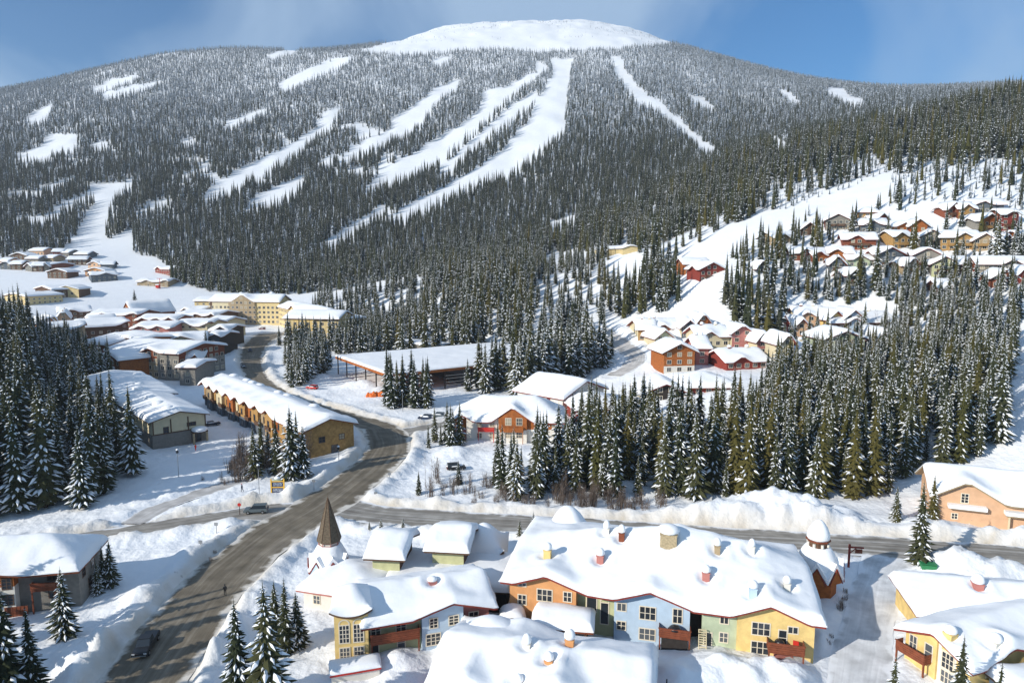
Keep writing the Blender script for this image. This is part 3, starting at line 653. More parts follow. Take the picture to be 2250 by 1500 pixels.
# hot tub, barbecue and chair that stand on the yellow house's patio and balconies
hx = P2W(rD, WD, 36.2, -1.0, 0); t = empty('hot_tub', hx, rD.rotation_euler[2], label='closed brown hot tub under the yellow house balcony', cat='hot tub')
mb = MB(); mb.box(-1.1, 1.1, -.95, .95, -.4, .95); mb.build('tub_cabinet', M['rust'], t); mb = MB(); mb.box(-1.16, 1.16, -1.0, 1.0, .953, 1.12); mb.build('cover', M['pink'], t)
cx_ = P2W(rD, WD, 37.5, -.85, 2.12); t = empty('balcony_chair', cx_, rD.rotation_euler[2]-.3, label='bright red chair on the yellow house balcony', cat='chair')
mb = MB(); mb.box(-.35, .35, -.35, .35, .4, .5); mb.build('seat', M['redpaint'], t); mb = MB(); mb.box(-.35, .35, .3, .4, .503, 1.25); mb.build('backrest', M['redpaint'], t)
for sx_ in (-.3, .3):
    for sy_ in (-.3, .3): mb = MB(); mb.box(sx_-.04, sx_+.04, sy_-.04, sy_+.04, 0, .398); mb.build('leg', M['redpaint'], t)
def grill(u, v, z, label, s=1.0):
    p = P2W(rD, WD, u, v, z); t = empty('barbecue', p, rD.rotation_euler[2], label=label, cat='barbecue')
    mb = MB(); mb.box(-.7*s, .7*s, -.35, .35, .02, .85); mb.build('cabinet', M['black'], t)
    mb = MB(); mb.lathe([(.62*s, .853), (.60*s, 1.05), (.42*s, 1.28), (.1, 1.36)], 12); mb.build('covered_lid', M['black'], t, smooth=True)
grill(35.6, -.8, 2.12, 'black covered barbecue on the yellow house balcony'); grill(22.6, -.7, 2.17, 'large dark covered barbecue on the blue house balcony', 1.3)

# corner house with the yellow block
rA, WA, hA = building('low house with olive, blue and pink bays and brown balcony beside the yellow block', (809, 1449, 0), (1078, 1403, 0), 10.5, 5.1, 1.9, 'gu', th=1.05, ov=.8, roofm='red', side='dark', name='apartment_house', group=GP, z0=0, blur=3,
    secs=[(0, .43, 'olive', 1.0), (.43, .77, 'blue', 0), (.77, 1, 'pink', .9)], fg=[('F', 11.2, 4.6, 1.3, 6, 5.1)],
    wins=[('F', .525, 3.0, .95, 1.25, 2, 3), ('F', .69, 3.0, 1.2, 1.2, 2, 3), ('F', .52, .6, 1.8, 1.5, 3, 3), ('F', .675, .6, 1.2, 1.5, 2, 2), ('F', .07, 2.5, 1.1, 1.5, 2, 2), ('F', .27, 2.5, 1.2, 1.5, 2, 2), ('F', .06, .1, .9, 1.9, 1, 1), ('F', .27, .1, .9, 1.9, 1, 2), ('F', .87, 2.6, 1.2, 1.2, 2, 2)],
    chims=[('px', 950, 1272, 1.0, .7, 'pink', .6)])
balcony(rA, .4, 2.15, 6.3, 1.3, 1.15, 'rust', sb=1.0); balcony(rA, 13.0, 2.15, 2.6, 1.2, 1.1, 'rust', sb=.9, posts=False)
rY, WY, hY = building('small square yellow block with tall arched windows under a snow dome', (737, 1457, 0), (811, 1450, 0), 5.5, 7.0, 1.2, 'dome', th=.9, ov=.55, roofm='brown', wall='yellow', name='corner_house', group=GP, z0=0,
    wins=[('F', .29, 2.75, 1.15, 2.3, 3, 4, True), ('F', .71, 2.75, 1.15, 2.3, 3, 4, True), ('F', .29, .35, 1.15, 1.65, 3, 3), ('F', .71, .35, 1.15, 1.65, 3, 3), ('L', .3, 2.75, 1.1, 2.2, 2, 4, True), ('L', .7, 2.75, 1.1, 2.2, 2, 4, True), ('L', .3, .35, 1.1, 1.6), ('L', .7, .35, 1.1, 1.6)])
building('snow-laden low wing stretching left behind the yellow block', ('w', -31, 97.5), ('w', -20.5, 94.5), 10, 3.1, 1.2, 'hip', th=1.0, ov=.8, roofm='pink', wall='white', name='wing', cat='house wing', group=GP, z0=0, wins=[('F', .2, .8, 1.0, 1.2)])
building('low red-edged porch roof in the snow below the yellow block', (728, 1484, .9), (834, 1466, .9), 2.6, 1.1, .2, 'gu', th=.45, ov=.2, roofm='redpaint', wall='white', name='porch', cat='porch', z0=0)
building('flat link with shade-painted walls between the low blue house and the orange gable', ('w', -18.8, 98), ('w', -.9, 96), 11.5, 3.3, .4, 'gu', th=.8, ov=.6, roofm='brown', wall='dark', name='link_building', cat='house', group=GP, z0=0)  # near-black wall colour stands in for the shade under the canopy
building('left of the two olive huts with snow-quilt roofs behind the corner house', ('w', -21.3, 100.6), ('w', -17.1, 100.2), 8, 6.9, 1.3, 'gu', th=1.0, ov=1.1, roofm='brown', wall='olive', side='brown', name='olive_hut', cat='hut', group='olive huts', z0=0)
building('right of the two olive huts, farther back beside a snow dome', ('w', -12.4, 102.8), ('w', -7.5, 102.2), 8, 7.1, 1.3, 'gu', th=1.0, ov=1.1, roofm='brown', wall='olive', side='brown', name='olive_hut', cat='hut', group='olive huts', z0=0)
building('rounded snow dome over a small pavilion right of the olive huts', ('w', -7.8, 107.6), ('w', -2, 107), 6, 4.1, 2.8, 'dome', th=1.1, ov=.7, roofm='brown', wall='olive', name='pavilion', cat='pavilion', z0=0)
building('tall snow dome rising behind the orange gabled roof', ('w', 5.2, 107.6), ('w', 11.8, 106), 6.5, 6.0, 3.9, 'dome', th=1.1, ov=.6, roofm='brown', wall='tan', name='pavilion', cat='pavilion', z0=0)
rC, _, _ = building('free-standing porch with a thick pillow of snow before the orange gable', (1176, 1374, 3.5), (1296, 1384, 3.5), 4.6, 3.6, .5, 'gu', th=1.0, ov=.5, roofm='rust', walls=False, name='entrance_porch', cat='porch', z0=0)
for u in (.3, 6.6):
    for v in (.3, 4.3): mb = MB(); mb.box(u-.15, u+.15, v-.15, v+.15, -.5, 3.35); mb.build('post', M['brown'], rC)
building('small curved porch under snow left of the orange wall', (1104, 1362, 2.6), (1148, 1362, 2.6), 2.6, 2.7, .5, 'barrel', th=.7, ov=.4, roofm='brown', wall='white', name='entrance_porch', cat='porch', z0=0)
rF, WF, _ = building('broad snow roof filling the bottom centre with four snow-capped vents', ('w', -9.2, 73.4), ('w', 14.1, 67.8), 13, 3.1, 2.3, 'gu', th=1.2, ov=.9, roofm='red', wall='pink', name='apartment_house', group=GP, z0=0, blur=5,
    fg=[('F', 14.5, 5.5, 2.6, 8, 2.8), ('F', 4, 4.2, 1.9, 7, 2.9), ('B', 8, 5, 1.5, 8, 3.0)], wins=[('F', .2, 1, 1.4, 1.3), ('F', .6, 1, 1.8, 1.4, 3, 2)],
    chims=[('px', 1158, 1412, .8, 1.0, 'white', 1.2), ('px', 1252, 1402, 1.0, 1.1, 'orange', 1.2), ('px', 1206, 1448, .85, 1.0, 'orange', 1.0), ('px', 1139, 1494, .85, .9, 'white', .9)])
mb = MB(); mb.box(WF, WF+2.2, 3, 7.5, 2.0, 2.2)
for k in range(5): mb.box(WF+2.15, WF+2.2, 3, 7.5, 2.3+.22*k, 2.42+.22*k); mb.box(WF+.02, WF+2.2, 2.95, 3, 2.3+.22*k, 2.42+.22*k)
mb.box(WF+2.05, WF+2.2, 3.05, 3.2, -1, 3.4); mb.box(WF+2.05, WF+2.2, 7.3, 7.45, -1, 3.4); mb.build('deck', M['dark'], rF)
building('snow mound roof at the left shoulder of the bottom centre house', ('w', -7.5, 81.5), ('w', 1.0, 79.5), 6, 3.1, 1.6, 'dome', th=1.2, ov=.8, roofm='brown', wall='white', name='pavilion', cat='pavilion', z0=0)
# right edge houses
building('big rounded snow roof at the right edge with a red chimney', ('w', 55.3, 88), ('w', 87, 81), 10.5, 4.4, 2.0, 'hip', th=1.2, ov=.9, roofm='red', wall='yellow', name='apartment_house', group=GP, z0=0, blur=3, fg=[('F', 22, 6, 1.3, 8, 4.4)], chims=[('px', 2148, 1284, 1.2, 1.3, 'pink', 1.3)])
rI, WI, _ = building('yellow house with a brown corner balcony at the bottom right', ('w', 50.6, 83.5), ('w', 53.6, 75.5), 18, 4.6, 1.7, 'gv', th=1.1, ov=1.0, roofm='red', name='apartment_house', group=GP, z0=0, blur=3,
    secs=[(0, .50, 'yellow', 0), (.50, .8, 'white', .3), (.8, 1, 'yellow', 0)], fg=[('R', 6, 4, 1.3, 5)], side='yellow',
    wins=[('F', .13, 2.2, .9, 1.9, 2, 2), ('F', .38, 2.2, .9, 1.9, 1, 2), ('F', .65, 2.2, 1.4, 1.9, 3, 3), ('F', .65, .3, 1.4, 1.5, 3, 2), ('R', .2, 2.4, 1.6, 1.5, 3, 2)],
    chims=[('px', 2087, 1408, 1.1, .9, 'yellow', 1.0), ('px', 2183, 1446, 1.1, .9, 'white', 1.1)])
balcony(rI, -.3, 2.0, 4.0, 1.3, 1.1, 'rust')
building('lower snow roof in the bottom right corner of the photo', ('w', 56.5, 70.8), ('w', 72, 72), 5, 3.7, .6, 'hip', th=1.0, ov=.7, roofm='brown', wall='blue', name='wing', cat='house wing', z0=0)
# left edge lodge
rK, WK, _ = building('cream lodge with an orange timber upper storey at the left edge', ('w', -87, 91.5), ('w', -64.0, 96.3), 10, 6.9, 2.6, 'hip', th=1.1, ov=.9, roofm='rust', side='grey', name='lodge', cat='lodge', z0=0, blur=3,
    secs=[(0, .66, 'white', 0, 'rustorange'), (.66, 1, 'grey', 1.2, 'grey')], band=(4.6, 'grey'), fg=[('F', 10, 6, .9, 6, 6.6)],
    wins=[('F', .62, 4.3, 1.1, 1.5, 2, 3), ('F', .62, 1.9, 1.3, 1.4, 2, 3), ('F', .40, 4.3, 1.1, 1.5, 2, 3), ('F', .40, 1.9, 1.3, 1.4, 2, 3), ('F', .85, 4.6, 1.1, 1.4), ('F', .85, 1.9, 1.1, 1.4), ('R', .3, 4, 1, 1.3), ('R', .65, 4, 1, 1.3), ('R', .5, 1.5, 1, 1.3)], fm='darkframe')
balcony(rK, 9.0, 3.6, 3.5, 1.1, 1.0, 'rust'); balcony(rK, 17.5, 3.6, 3.2, 1.1, 1.0, 'rust', sb=1.2)
mb = MB(); mb.box(14.0, 17.0, -.06, .05, -.5, 1.5)
for k in range(6): mb.box(14.0+.5*k, 14.03+.5*k, -.09, -.062, -.5, 1.5, 0)
mb.build('garage_door', M['rust'], rK)

# ---- spire tower and snow-capped tower
def oct_tower(label, x, y, spire, bodym):
    t = empty('tower', (x, y, 0), R(22.5), label=label, cat='tower')
    n = 8
    if spire:
        mb = MB(); mb.lathe([(2.5, -2), (2.5, 3.9)], n); mb.build('wall', M[bodym], t)
        mb = MB(); mb.lathe([(2.8, 3.4), (3.0, 3.75), (2.85, 4.5), (2.45, 5.5), (2.0, 6.4), (1.72, 6.8)], 24, jit=.02); mb.build('roof_snow', M['roof_snow'], t, smooth=True)
        mb = MB(); mb.lathe([(1.45, 6.4), (1.45, 7.5)], n); mb.build('belfry', M['white'], t)
        mb = MB()
        for k in range(8):
            a = math.pi/4*k; p = (1.62*math.cos(a), 1.62*math.sin(a)); q_ = (1.62*math.cos(a+math.pi/4), 1.62*math.sin(a+math.pi/4))
            for z in (6.85, 7.25): mb.bar((*p, z), (*q_, z), .05, 0, 5)
            mb.bar((*p, 6.6), (*p, 7.5), .07, 0, 5)
        mb.build('belfry_rail', M['pink'], t)
        mb = MB(); mb.lathe([(1.9, 7.4), (1.88, 7.6), (1.62, 8.5), (.06, 14.2)], n); mb.bar((0, 0, 14.1), (0, 0, 15.0), .04, 0, 5); mb.build('spire', M['shingle'], t)
        mb = MB()
        for k in range(8):
            a = math.pi/4*k; mb.bar((1.89*math.cos(a), 1.89*math.sin(a), 7.6), (.06*math.cos(a), .06*math.sin(a), 14.22), .045, 0, 4)
        mb.build('spire_ridge', M['brown'], t)
        zg, rg, gm, eh = 2.9, 3.0, 'blue', 4.9
    else:
        mb = MB(); mb.lathe([(2.9, -2), (2.9, 4.0)], n); mb.build('wall', M[bodym], t)
        mb = MB(); mb.lathe([(3.1, 3.6), (3.3, 4.0), (3.1, 5.0), (2.6, 6.2), (2.15, 7.0), (1.75, 7.6)], 24, jit=.02); mb.build('roof_snow', M['roof_snow'], t, smooth=True)
        mb = MB(); mb.lathe([(1.5, 7.2), (1.5, 8.6)], n)
        mb.build('belfry', M['brown'], t)
        mb = MB()
        for k in range(8):
            a = math.pi/4*(k+.5); mb.bar((1.52*math.cos(a), 1.52*math.sin(a), 7.75), (1.52*math.cos(a), 1.52*math.sin(a), 8.25), .22, 0, 6)
        mb.build('belfry_opening', M['white'], t)
        mb = MB(); mb.lathe([(1.8, 8.5), (1.8, 8.7)], n); mb.build('cap_rim', M['rust'], t)
        mb = MB(); mb.lathe([(1.55, 8.70), (1.68, 9.0), (1.58, 9.7), (1.3, 10.5), (.85, 11.2), (.45, 11.6), (.05, 11.75)], 20, jit=.02); mb.build('cap_snow', M['roof_snow'], t, smooth=True)
        zg, rg, gm, eh = 2.9, 3.45, 'rustorange', 5.3
    for k in range(4):
        a = -R(22.5)-math.pi/2+(k-1.5)*math.pi/4*1.05
        c, s_ = math.cos(a), math.sin(a); tx, ty = -s_, c; ww = 1.25
        def Q(r, tt, z): return (c*r+tx*tt, s_*r+ty*tt, z)
        mb = MB(); mb.add([Q(rg+.25, -ww, zg), Q(rg+.25, ww, zg), Q(rg+.25, 0, eh-.1), Q(rg-1.6, -ww, zg), Q(rg-1.6, ww, zg), Q(rg-1.6, 0, eh-.1)], [(0, 1, 2), (3, 5, 4), (0, 2, 5, 3), (1, 4, 5, 2), (0, 3, 4, 1)]); gb = mb.build('gable', M[gm], t)
        mb = MB(); mb.bar(Q(rg+.3, -ww-.1, zg-.05), Q(rg+.3, 0, eh), .09, 0, 4); mb.bar(Q(rg+.3, ww+.1, zg-.05), Q(rg+.3, 0, eh), .09, 0, 4); mb.build('bargeboard', M['red'], gb)
        mb = MB()
        mb.add([Q(rg+.2, -ww-.3, zg+.1), Q(rg+.2, 0, eh+.15), Q(rg+.2, 0, eh+.75), Q(rg+.2, -ww-.5, zg+.6), Q(rg-1.8, -ww-.3, zg+.5), Q(rg-1.8, 0, eh+.15), Q(rg-1.8, 0, eh+.85), Q(rg-1.8, -ww-.5, zg+.9)], [(0, 1, 2, 3), (4, 7, 6, 5), (3, 2, 6, 7), (0, 4, 5, 1), (0, 3, 7, 4)])
        mb.add([Q(rg+.2, ww+.3, zg+.1), Q(rg+.2, 0, eh+.15), Q(rg+.2, 0, eh+.75), Q(rg+.2, ww+.5, zg+.6), Q(rg-1.8, ww+.3, zg+.5), Q(rg-1.8, 0, eh+.15), Q(rg-1.8, 0, eh+.85), Q(rg-1.8, ww+.5, zg+.9)], [(0, 3, 2, 1), (4, 5, 6, 7), (3, 7, 6, 2), (0, 1, 5, 4), (0, 4, 7, 3)])
        mb.build('gable_snow', M['roof_snow'], gb)
    FOOT.append((x-3, y-3, 1, 0, 6, 6)); return t
oct_tower('slender brown shingled spire on a snowy octagonal tower beside the road', -28.9, 104.6, True, 'blue')
oct_tower('octagonal tower with an egg-shaped snow cap behind the long pastel house', 47.2, 102, False, 'rustorange')

# peach house
rJ, WJ, _ = building('peach stucco house with two gables by the cross road at the right edge', (2052, 1142, .5), (2340, 1176, .5), 14, 5.6, 3.6, 'gu', th=1.0, ov=1.1, roofm='tan', wall='peach', name='house', z0=.3,
    fg=[('F', 5.0, 6.5, 3.8, 8, 5.0), ('F', 20.5, 4.6, 2.4, 8, 5.6)], wins=[('F', .23, 4.4, 1.1, 1.7, 2, 3), ('F', .16, 1.0, .9, 1.0), ('F', .75, 3.6, 2.2, 1.7, 4, 2), ('F', .93, 3.6, 2.2, 1.7, 4, 2)], fm='trim')
mb = MB(); mb.box(11.5, 24.9, -1.4, -.01, 2.9, 3.2); eave = mb.build('garage_canopy', M['tan'], rJ)
mb = MB(); mb.box(11.3, 25, -1.6, -.02, 3.203, 3.9); mb.build('canopy_snow', M['roof_snow'], eave)
for k in range(4): mb = MB(); mb.box(12.2+3.2*k, 14.9+3.2*k, -.08, .05, -.3, 2.6); mb.build('garage_door', M['peach'], rJ); mb = MB(); mb.box(11.8+3.2*k, 12.1+3.2*k, -1.3, -1.0, -.5, 2.9); mb.build('post', M['cream'], rJ)
mb = MB(); mb.box(2.2, 8.2, -1.2, -.01, 3.2, 3.4); ea = mb.build('window_canopy', M['tan'], rJ); mb = MB(); mb.box(2.0, 8.4, -1.4, -.02, 3.403, 4.1); mb.build('canopy_snow', M['roof_snow'], ea)

# ---- chalets in the middle
GM = 'chalets among the middle trees'
rM, WM, _ = building('cream chalet with a tall orange timber gable half hidden by spruces', (997, 968, 0), (1234, 972, 0), 16, 6.4, 4.6, 'hip', th=1.1, ov=1.1, roofm='red', side='cream', group=GM, name='chalet', cat='chalet', z0=0, blur=2,
    secs=[(0, .12, 'pink', 1.0, 'rustorange'), (.12, .42, 'white', 0, 'white'), (.42, .68, 'white', -.9, 'rustorange'), (.68, 1, 'white', 0, 'rustorange')], band=(3.6, 'rustorange'),
    fg=[('F', 16.6, 5.4, 3.8, 9, 6.2), ('F', 2.5, 3.0, 1.8, 5, 6.0)],
    wins=[('F', .24, 4.2, 1.3, 1.3), ('F', .36, 4.2, 1.3, 1.3), ('F', .24, 1, 1.3, 1.3), ('F', .36, 1, 1.3, 1.3), ('F', .51, 5.0, 1.5, 1.9, 3, 2), ('F', .61, 5.0, 1.5, 1.9, 3, 2), ('F', .51, 1.4, 1.5, 1.5, 3, 2), ('F', .61, 1.4, 1.5, 1.5, 3, 2), ('F', .8, 4.2, 1.3, 1.3), ('F', .93, 4.2, 1, 1.2), ('F', .8, 1, 1.3, 1.3), ('L', .3, 4.2, 1.2, 1.3), ('L', .7, 4.2, 1.2, 1.3)])
balcony(rM, 13.2, 3.4, 6.5, 1.2, 1.0, 'rustorange', sb=-.9); balcony(rM, 7, 3.2, 4.5, 1.2, 1.0, 'redpaint')
building('white gabled chalet turned to the right behind the orange-gabled one', (1236, 912, 0), (1326, 888, 0), 20, 6.0, 4.0, 'gv', th=1.1, ov=1.3, roofm='red', wall='white', group=GM, name='chalet', cat='chalet', z0=0, band=(2.4, 'white'),
    wins=[('F', .3, 3.4, 1.6, 1.6, 2, 2), ('F', .55, 3.4, 1.6, 1.6), ('F', .8, 3.4, 1.2, 1.4), ('F', .3, .7, 1.4, 1.2), ('F', .6, .7, 1.4, 1.2), ('L', .3, 3.4, 1.3, 1.3), ('L', .7, 3.4, 1.3, 1.3)], fm='redpaint')
building('low snow roof sunk among spruces right of the white gabled chalet', (1268, 930, 0), (1372, 925, 0), 18, 4.6, 3.2, 'hip', th=1.1, ov=1, roofm='red', wall='red', group=GM, name='chalet', cat='chalet', auto=dict(f='F'))
# ---- ice rink shelter
rN, WN, _ = building('huge flat rink shelter roof on dark steel columns', ('w', -77, 300), ('w', -46, 253.5), 84, 8.0, .0, 'flat', th=.75, ov=.3, roofm='rustorange', walls=False, name='rink_shelter', cat='shelter', z0=0, rthick=1.1, foot=True)
for k in range(6):
    for v in (.5, 83.5): mb = MB(); mb.box(.3+k*WN/5.25, .7+k*WN/5.25, v-.2, v+.2, -.5, 6.95); mb.build('column', M['dark'], rN)
for v in (12, 24, 36, 48): mb = MB(); mb.box(WN-.6, WN-.2, v-.2, v+.2, -.5, 6.95); mb.build('column', M['dark'], rN)
mb = MB(); mb.box(4, WN-4, 34, 80, -1, 6.9); mb.build('service_block', M['slate'], rN)
mb = MB()
for z in (1.2, 2.4, 3.8, 5.0): mb.box(WN-.4, WN-.3, 24, 60, z, z+.12)
mb.build('guard_rail', M['white'], rN)
mb = MB(); mb.box(2, WN-3, 3, 33, -.2, .12); mb.build('rink_slab', M['roof_snow'], rN)
building('long low shed behind the rink shelter roof', ('w', -72, 380), ('w', -38, 355), 12, 5, .6, 'gu', th=.8, ov=.5, roofm='grey', wall='grey', name='shed', cat='shed', z0=0)
# ---- townhouse rows
gO = [('F', 4+8.2*k, 3.3, 1.5, 7, 7.7) for k in range(8)]
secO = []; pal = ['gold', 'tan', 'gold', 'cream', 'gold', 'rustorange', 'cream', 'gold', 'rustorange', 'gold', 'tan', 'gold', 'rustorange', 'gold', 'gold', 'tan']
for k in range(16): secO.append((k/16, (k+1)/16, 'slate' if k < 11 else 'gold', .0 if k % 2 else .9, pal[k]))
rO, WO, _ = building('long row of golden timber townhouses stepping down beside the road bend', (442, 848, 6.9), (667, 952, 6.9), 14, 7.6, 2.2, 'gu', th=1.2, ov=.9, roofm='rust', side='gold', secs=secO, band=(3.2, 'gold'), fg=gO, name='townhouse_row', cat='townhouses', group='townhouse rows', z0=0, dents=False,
    wins=[('F', (k+.5)/16, 4.0, 1.2, 1.7, 1, 1) for k in range(16)]+[('F', (k+.5)/16, .6, 1.2, 1.6, 1, 1) for k in range(16)]+[('R', .35, 3.7, 1.6, 1.4), ('R', .6, .4, 1.8, 2.0), ('R', .75, 3.7, 1.4, 1.3)], fm='darkframe',
    chims=[(0.05, .70, 2.5, .5, 'rust', 1.25), (0.20, .70, 2.3, .5, 'rust', 1.25), (0.26, .70, 2.2, .5, 'rust', 1.25), (0.34, .70, 2.4, .5, 'rust', 1.25), (0.52, .70, 2.2, .5, 'rust', 1.25), (0.60, .70, 2.4, .5, 'rust', 1.25), (0.82, .70, 2.4, .5, 'rust', 1.25)])
rT, WT, _ = building('grey-ended townhouse row with cream gable left of the golden row', (333, 932, 6.9), (452, 914, 6.9), 34, 7.8, 1.8, 'gv', th=1.2, ov=.9, roofm='brown', side='grey', wall='grey', band=(3.8, 'cream'), name='townhouse_row', cat='townhouses', group='townhouse rows', z0=0, dents=False,
    wins=[('F', .72, 4.9, 2.2, .9, 3, 1), ('F', .8, .3, 2.4, 2.2, 2, 1), ('F', .25, 3.9, 1.2, 1.6), ('R', .2, 4, 1.2, 1.4), ('R', .4, 4, 1.2, 1.4), ('R', .6, 4, 1.2, 1.4), ('R', .8, 4, 1.2, 1.4)], fm='darkframe', chims=[('px', 330, 872, 2.4, .5, 'rust', 1.2), ('px', 347, 884, 2.4, .5, 'rust', 1.2), ('px', 369, 894, 2.3, .5, 'rust', 1.1)])
mb = MB(); mb.box(WT*.70, WT*.98, -2.2, -.01, 3.0, 3.3); ca = mb.build('door_canopy', M['brown'], rT); mb = MB(); mb.lathe([(1.9, 3.302), (2.15, 3.7), (1.9, 4.2), (1.0, 4.5), (.05, 4.55)], 12, c=(WT*.84, -1.1)); mb.build('canopy_snow', M['roof_snow'], ca, smooth=True)
for u in (.71, .96): mb = MB(); mb.box(WT*u-.25, WT*u+.25, -2.1, -1.6, -.5, 3.0); mb.build('post', M['stone'], rT)
for u in (.02, .34, .66, .985): mb = MB(); mb.box(WT*u-.15, WT*u+.15, -.12, -.01, 3.75, 7.6); mb.build('timber', M['brown'], rT)
mb = MB(); mb.box(0, WT, -.14, -.01, 3.68, 3.95); mb.build('timber', M['brown'], rT)
building('farther block of the left townhouse row with a line of capped dormers', (234, 886, 7.6), (384, 868, 7.6), 46, 8.4, 1.6, 'gv', th=1.2, ov=.9, roofm='brown', side='grey', wall='grey', name='townhouse_row', cat='townhouses', group='townhouse rows', z0=0, dents=False,
    auto=dict(f='FR', sp=4, fm='darkframe'), chims=[('px', 303, 852, 2.4, .5, 'rust', 1.2), ('px', 304, 842, 2.4, .5, 'rust', 1.2), ('px', 303, 832, 2.2, .5, 'rust', 1.2), ('px', 301, 822, 2.3, .5, 'rust', 1.2), ('px', 310, 814, 2.4, .5, 'rust', 1.2)])
for k, w_ in enumerate((3, 11, 19, 27, 35, 43, 51, 59)): balcony(rO, w_, 3.25, 3.2, 1.0, .95, 'brown', sb=.5, posts=False)
# ---- village core
GV = 'village centre buildings'
def vb(x0, y0, x1, y1, hw, d, label, wall='cream', rise=2.5, kind='gu', auto=True, **k):
    d *= 1.45; kk = dict(th=1.25, ov=1.1, roofm='rust', name='village_building', cat='building', group=GV); kk.update(k)
    return building(label, (x0, y0, hw), (x1, y1, hw), d, hw, rise, kind, wall=wall, auto=dict(f='F', sp=3.6) if auto is True else auto, **kk)
def cg(n, W, r=2.2, h=3.0, hw=None, dep=6): return [('F', W*(k+.5)/n, h, r, dep)+((hw,) if hw else ()) for k in range(n)]
vb(236, 768, 392, 776, 11.5, 19, 'three-storey timber lodge with cream balconies at the near end of the village', secs=[(0, .42, 'tan', 0, 'rust'), (.42, .55, 'brown', 1.5, 'brown'), (.55, .7, 'tan', 0, 'rust'), (.7, 1, 'grey', 0, 'grey')], band=(7.5, 'rust'), side='grey', auto=dict(f='FR', sp=3.2, w=1.7, h=1.6, z=1.2), fg=[('F', 23, 6, 2.2, 9, 11)], rise=2.6)
vb(393, 806, 428, 806, 7.5, 12, 'small grey annexe with a row of white windows beside the timber lodge', 'grey', 1.0, side='grey')
vb(186, 752, 238, 757, 11.5, 20, 'rust-walled block at the left shoulder of the timber lodge', 'rust', side='tan')
vb(255, 736, 303, 745, 14, 10, 'red clapboard box standing above the snow roofs of the lodge', 'rustorange', .6, auto=None)
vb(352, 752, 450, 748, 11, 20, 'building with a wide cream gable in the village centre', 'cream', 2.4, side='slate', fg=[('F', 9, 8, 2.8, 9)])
vb(392, 783, 425, 783, 9.5, 7, 'little peaked snow tower roof by the village street', 'rustorange', 2.6, 'dome')
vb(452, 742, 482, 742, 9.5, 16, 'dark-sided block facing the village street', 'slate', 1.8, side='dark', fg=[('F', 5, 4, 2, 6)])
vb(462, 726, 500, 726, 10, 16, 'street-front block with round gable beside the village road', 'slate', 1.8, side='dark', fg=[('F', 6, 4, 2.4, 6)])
vb(290, 722, 372, 722, 11, 18, 'pink-gabled block in the middle of the village roofs', 'pink', 2.5, fg=cg(3, 30, 2.0, 4.0))
vb(380, 716, 455, 716, 11, 18, 'block with two small arched dormers among village roofs', 'cream', 2.5, fg=cg(2, 28, 2.2, 4.5))
vb(176, 722, 282, 716, 11, 20, 'wide plain snow roof left of the pink-gabled block', 'brown', 2.8, fg=[('F', 24, 5, 2.5, 8)])
vb(195, 694, 300, 694, 11, 20, 'broad snow roof with dark eyebrow dormer in the village', 'rust', 2.6, fg=cg(2, 40, 1.8, 5))
vb(300, 703, 385, 703, 10, 16, 'low jumbled roof in front of the red church-like hall', 'rust', 2.2, fg=cg(4, 34, 1.8, 3))
vb(268, 688, 292, 690, 10, 22, 'red hall with a steep pointed gable in the village', 'rustorange', 7.5, 'gv', side='rustorange', ov=.6)
vb(385, 692, 470, 694, 9.5, 20, 'long snow roof with small dark dormers near the hotel', 'brown', 2.4, fg=cg(3, 36, 1.8, 3))
vb(400, 684, 428, 686, 10, 18, 'dark brown timber inn wing left of the yellow hotel', 'dark', 2.6, side='dark', fg=[('F', 5, 5, 2.6, 6)])
vb(428, 678, 468, 678, 10, 16, 'cream inn wing touching the yellow hotel', 'yellow2', 2.2)
vb(345, 660, 377, 663, 6.5, 14, 'small dark red gabled house at the foot of the ski run', 'red', 2.4, fg=[('F', 8, 5, 2.5, 6)])
vb(391, 652, 428, 654, 7, 14, 'small cream house with a central chimney below the ski run', 'yellow2', 1.2)
vb(205, 668, 262, 666, 7, 20, 'low roof with a slate dormer at the village back', 'slate', 2.2, fg=[('F', 12, 6, 2, 6)])
vb(118, 681, 200, 676, 7.5, 20, 'low wide roof at the back left of the village', 'brown', 2.4)
vb(95, 718, 118, 716, 10, 14, 'narrow orange house peeping over the dark trees', 'orange', 3, 'gv')
vb(108, 713, 124, 712, 11, 12, 'narrow yellow house peeping over the dark trees', 'yellow', 3, 'gv')
vb(127, 705, 152, 704, 12, 14, 'pinkish gabled house with brown bargeboards above the dark trees', 'peach', 4.5, 'gv', roofm='brown')
vb(183, 715, 202, 718, 10.5, 10, 'small house with tan gable at the left of the village roofs', 'tan', 3.5, 'gv')
vb(-10, 657, 118, 660, 6, 18, 'long low roof with brown eaves at the far left of the village', 'rust', 1.6)
vb(60, 690, 140, 684, 7, 18, 'low roof behind the dark trees at the left village edge', 'yellow2', 2)
building('plain cream barn-like house alone on the snowfield', (121, 652), (174, 656), 16, 7.5, 2.6, 'gv', wall='yellow2', side='brown', name='barn', cat='house', th=.9, ov=1, wins=[('F', .25, 3, 2, 1.6), ('F', .72, 3, 2, 1.6)], roofm='tan')
vb(98, 742, 182, 738, 10, 16, 'wide snow roof half sunk behind the left wood', 'tan', 2.5, fg=cg(2, 24, 2.2, 4))
vb(130, 700, 200, 697, 9, 16, 'brown-fronted block between the pinkish gable and the eyebrow dormer roof', 'brown', 2.5, fg=cg(2, 30, 2.0, 4))
vb(455, 705, 492, 707, 10, 12, 'small cream block close to the hotel corner', 'cream', 2.2, fg=[('F', 6, 4, 2, 5)])
vb(305, 674, 372, 674, 5, 14, 'low tan block at the back centre of the village', 'tan', 2.4, fg=cg(2, 34, 1.8, 4))
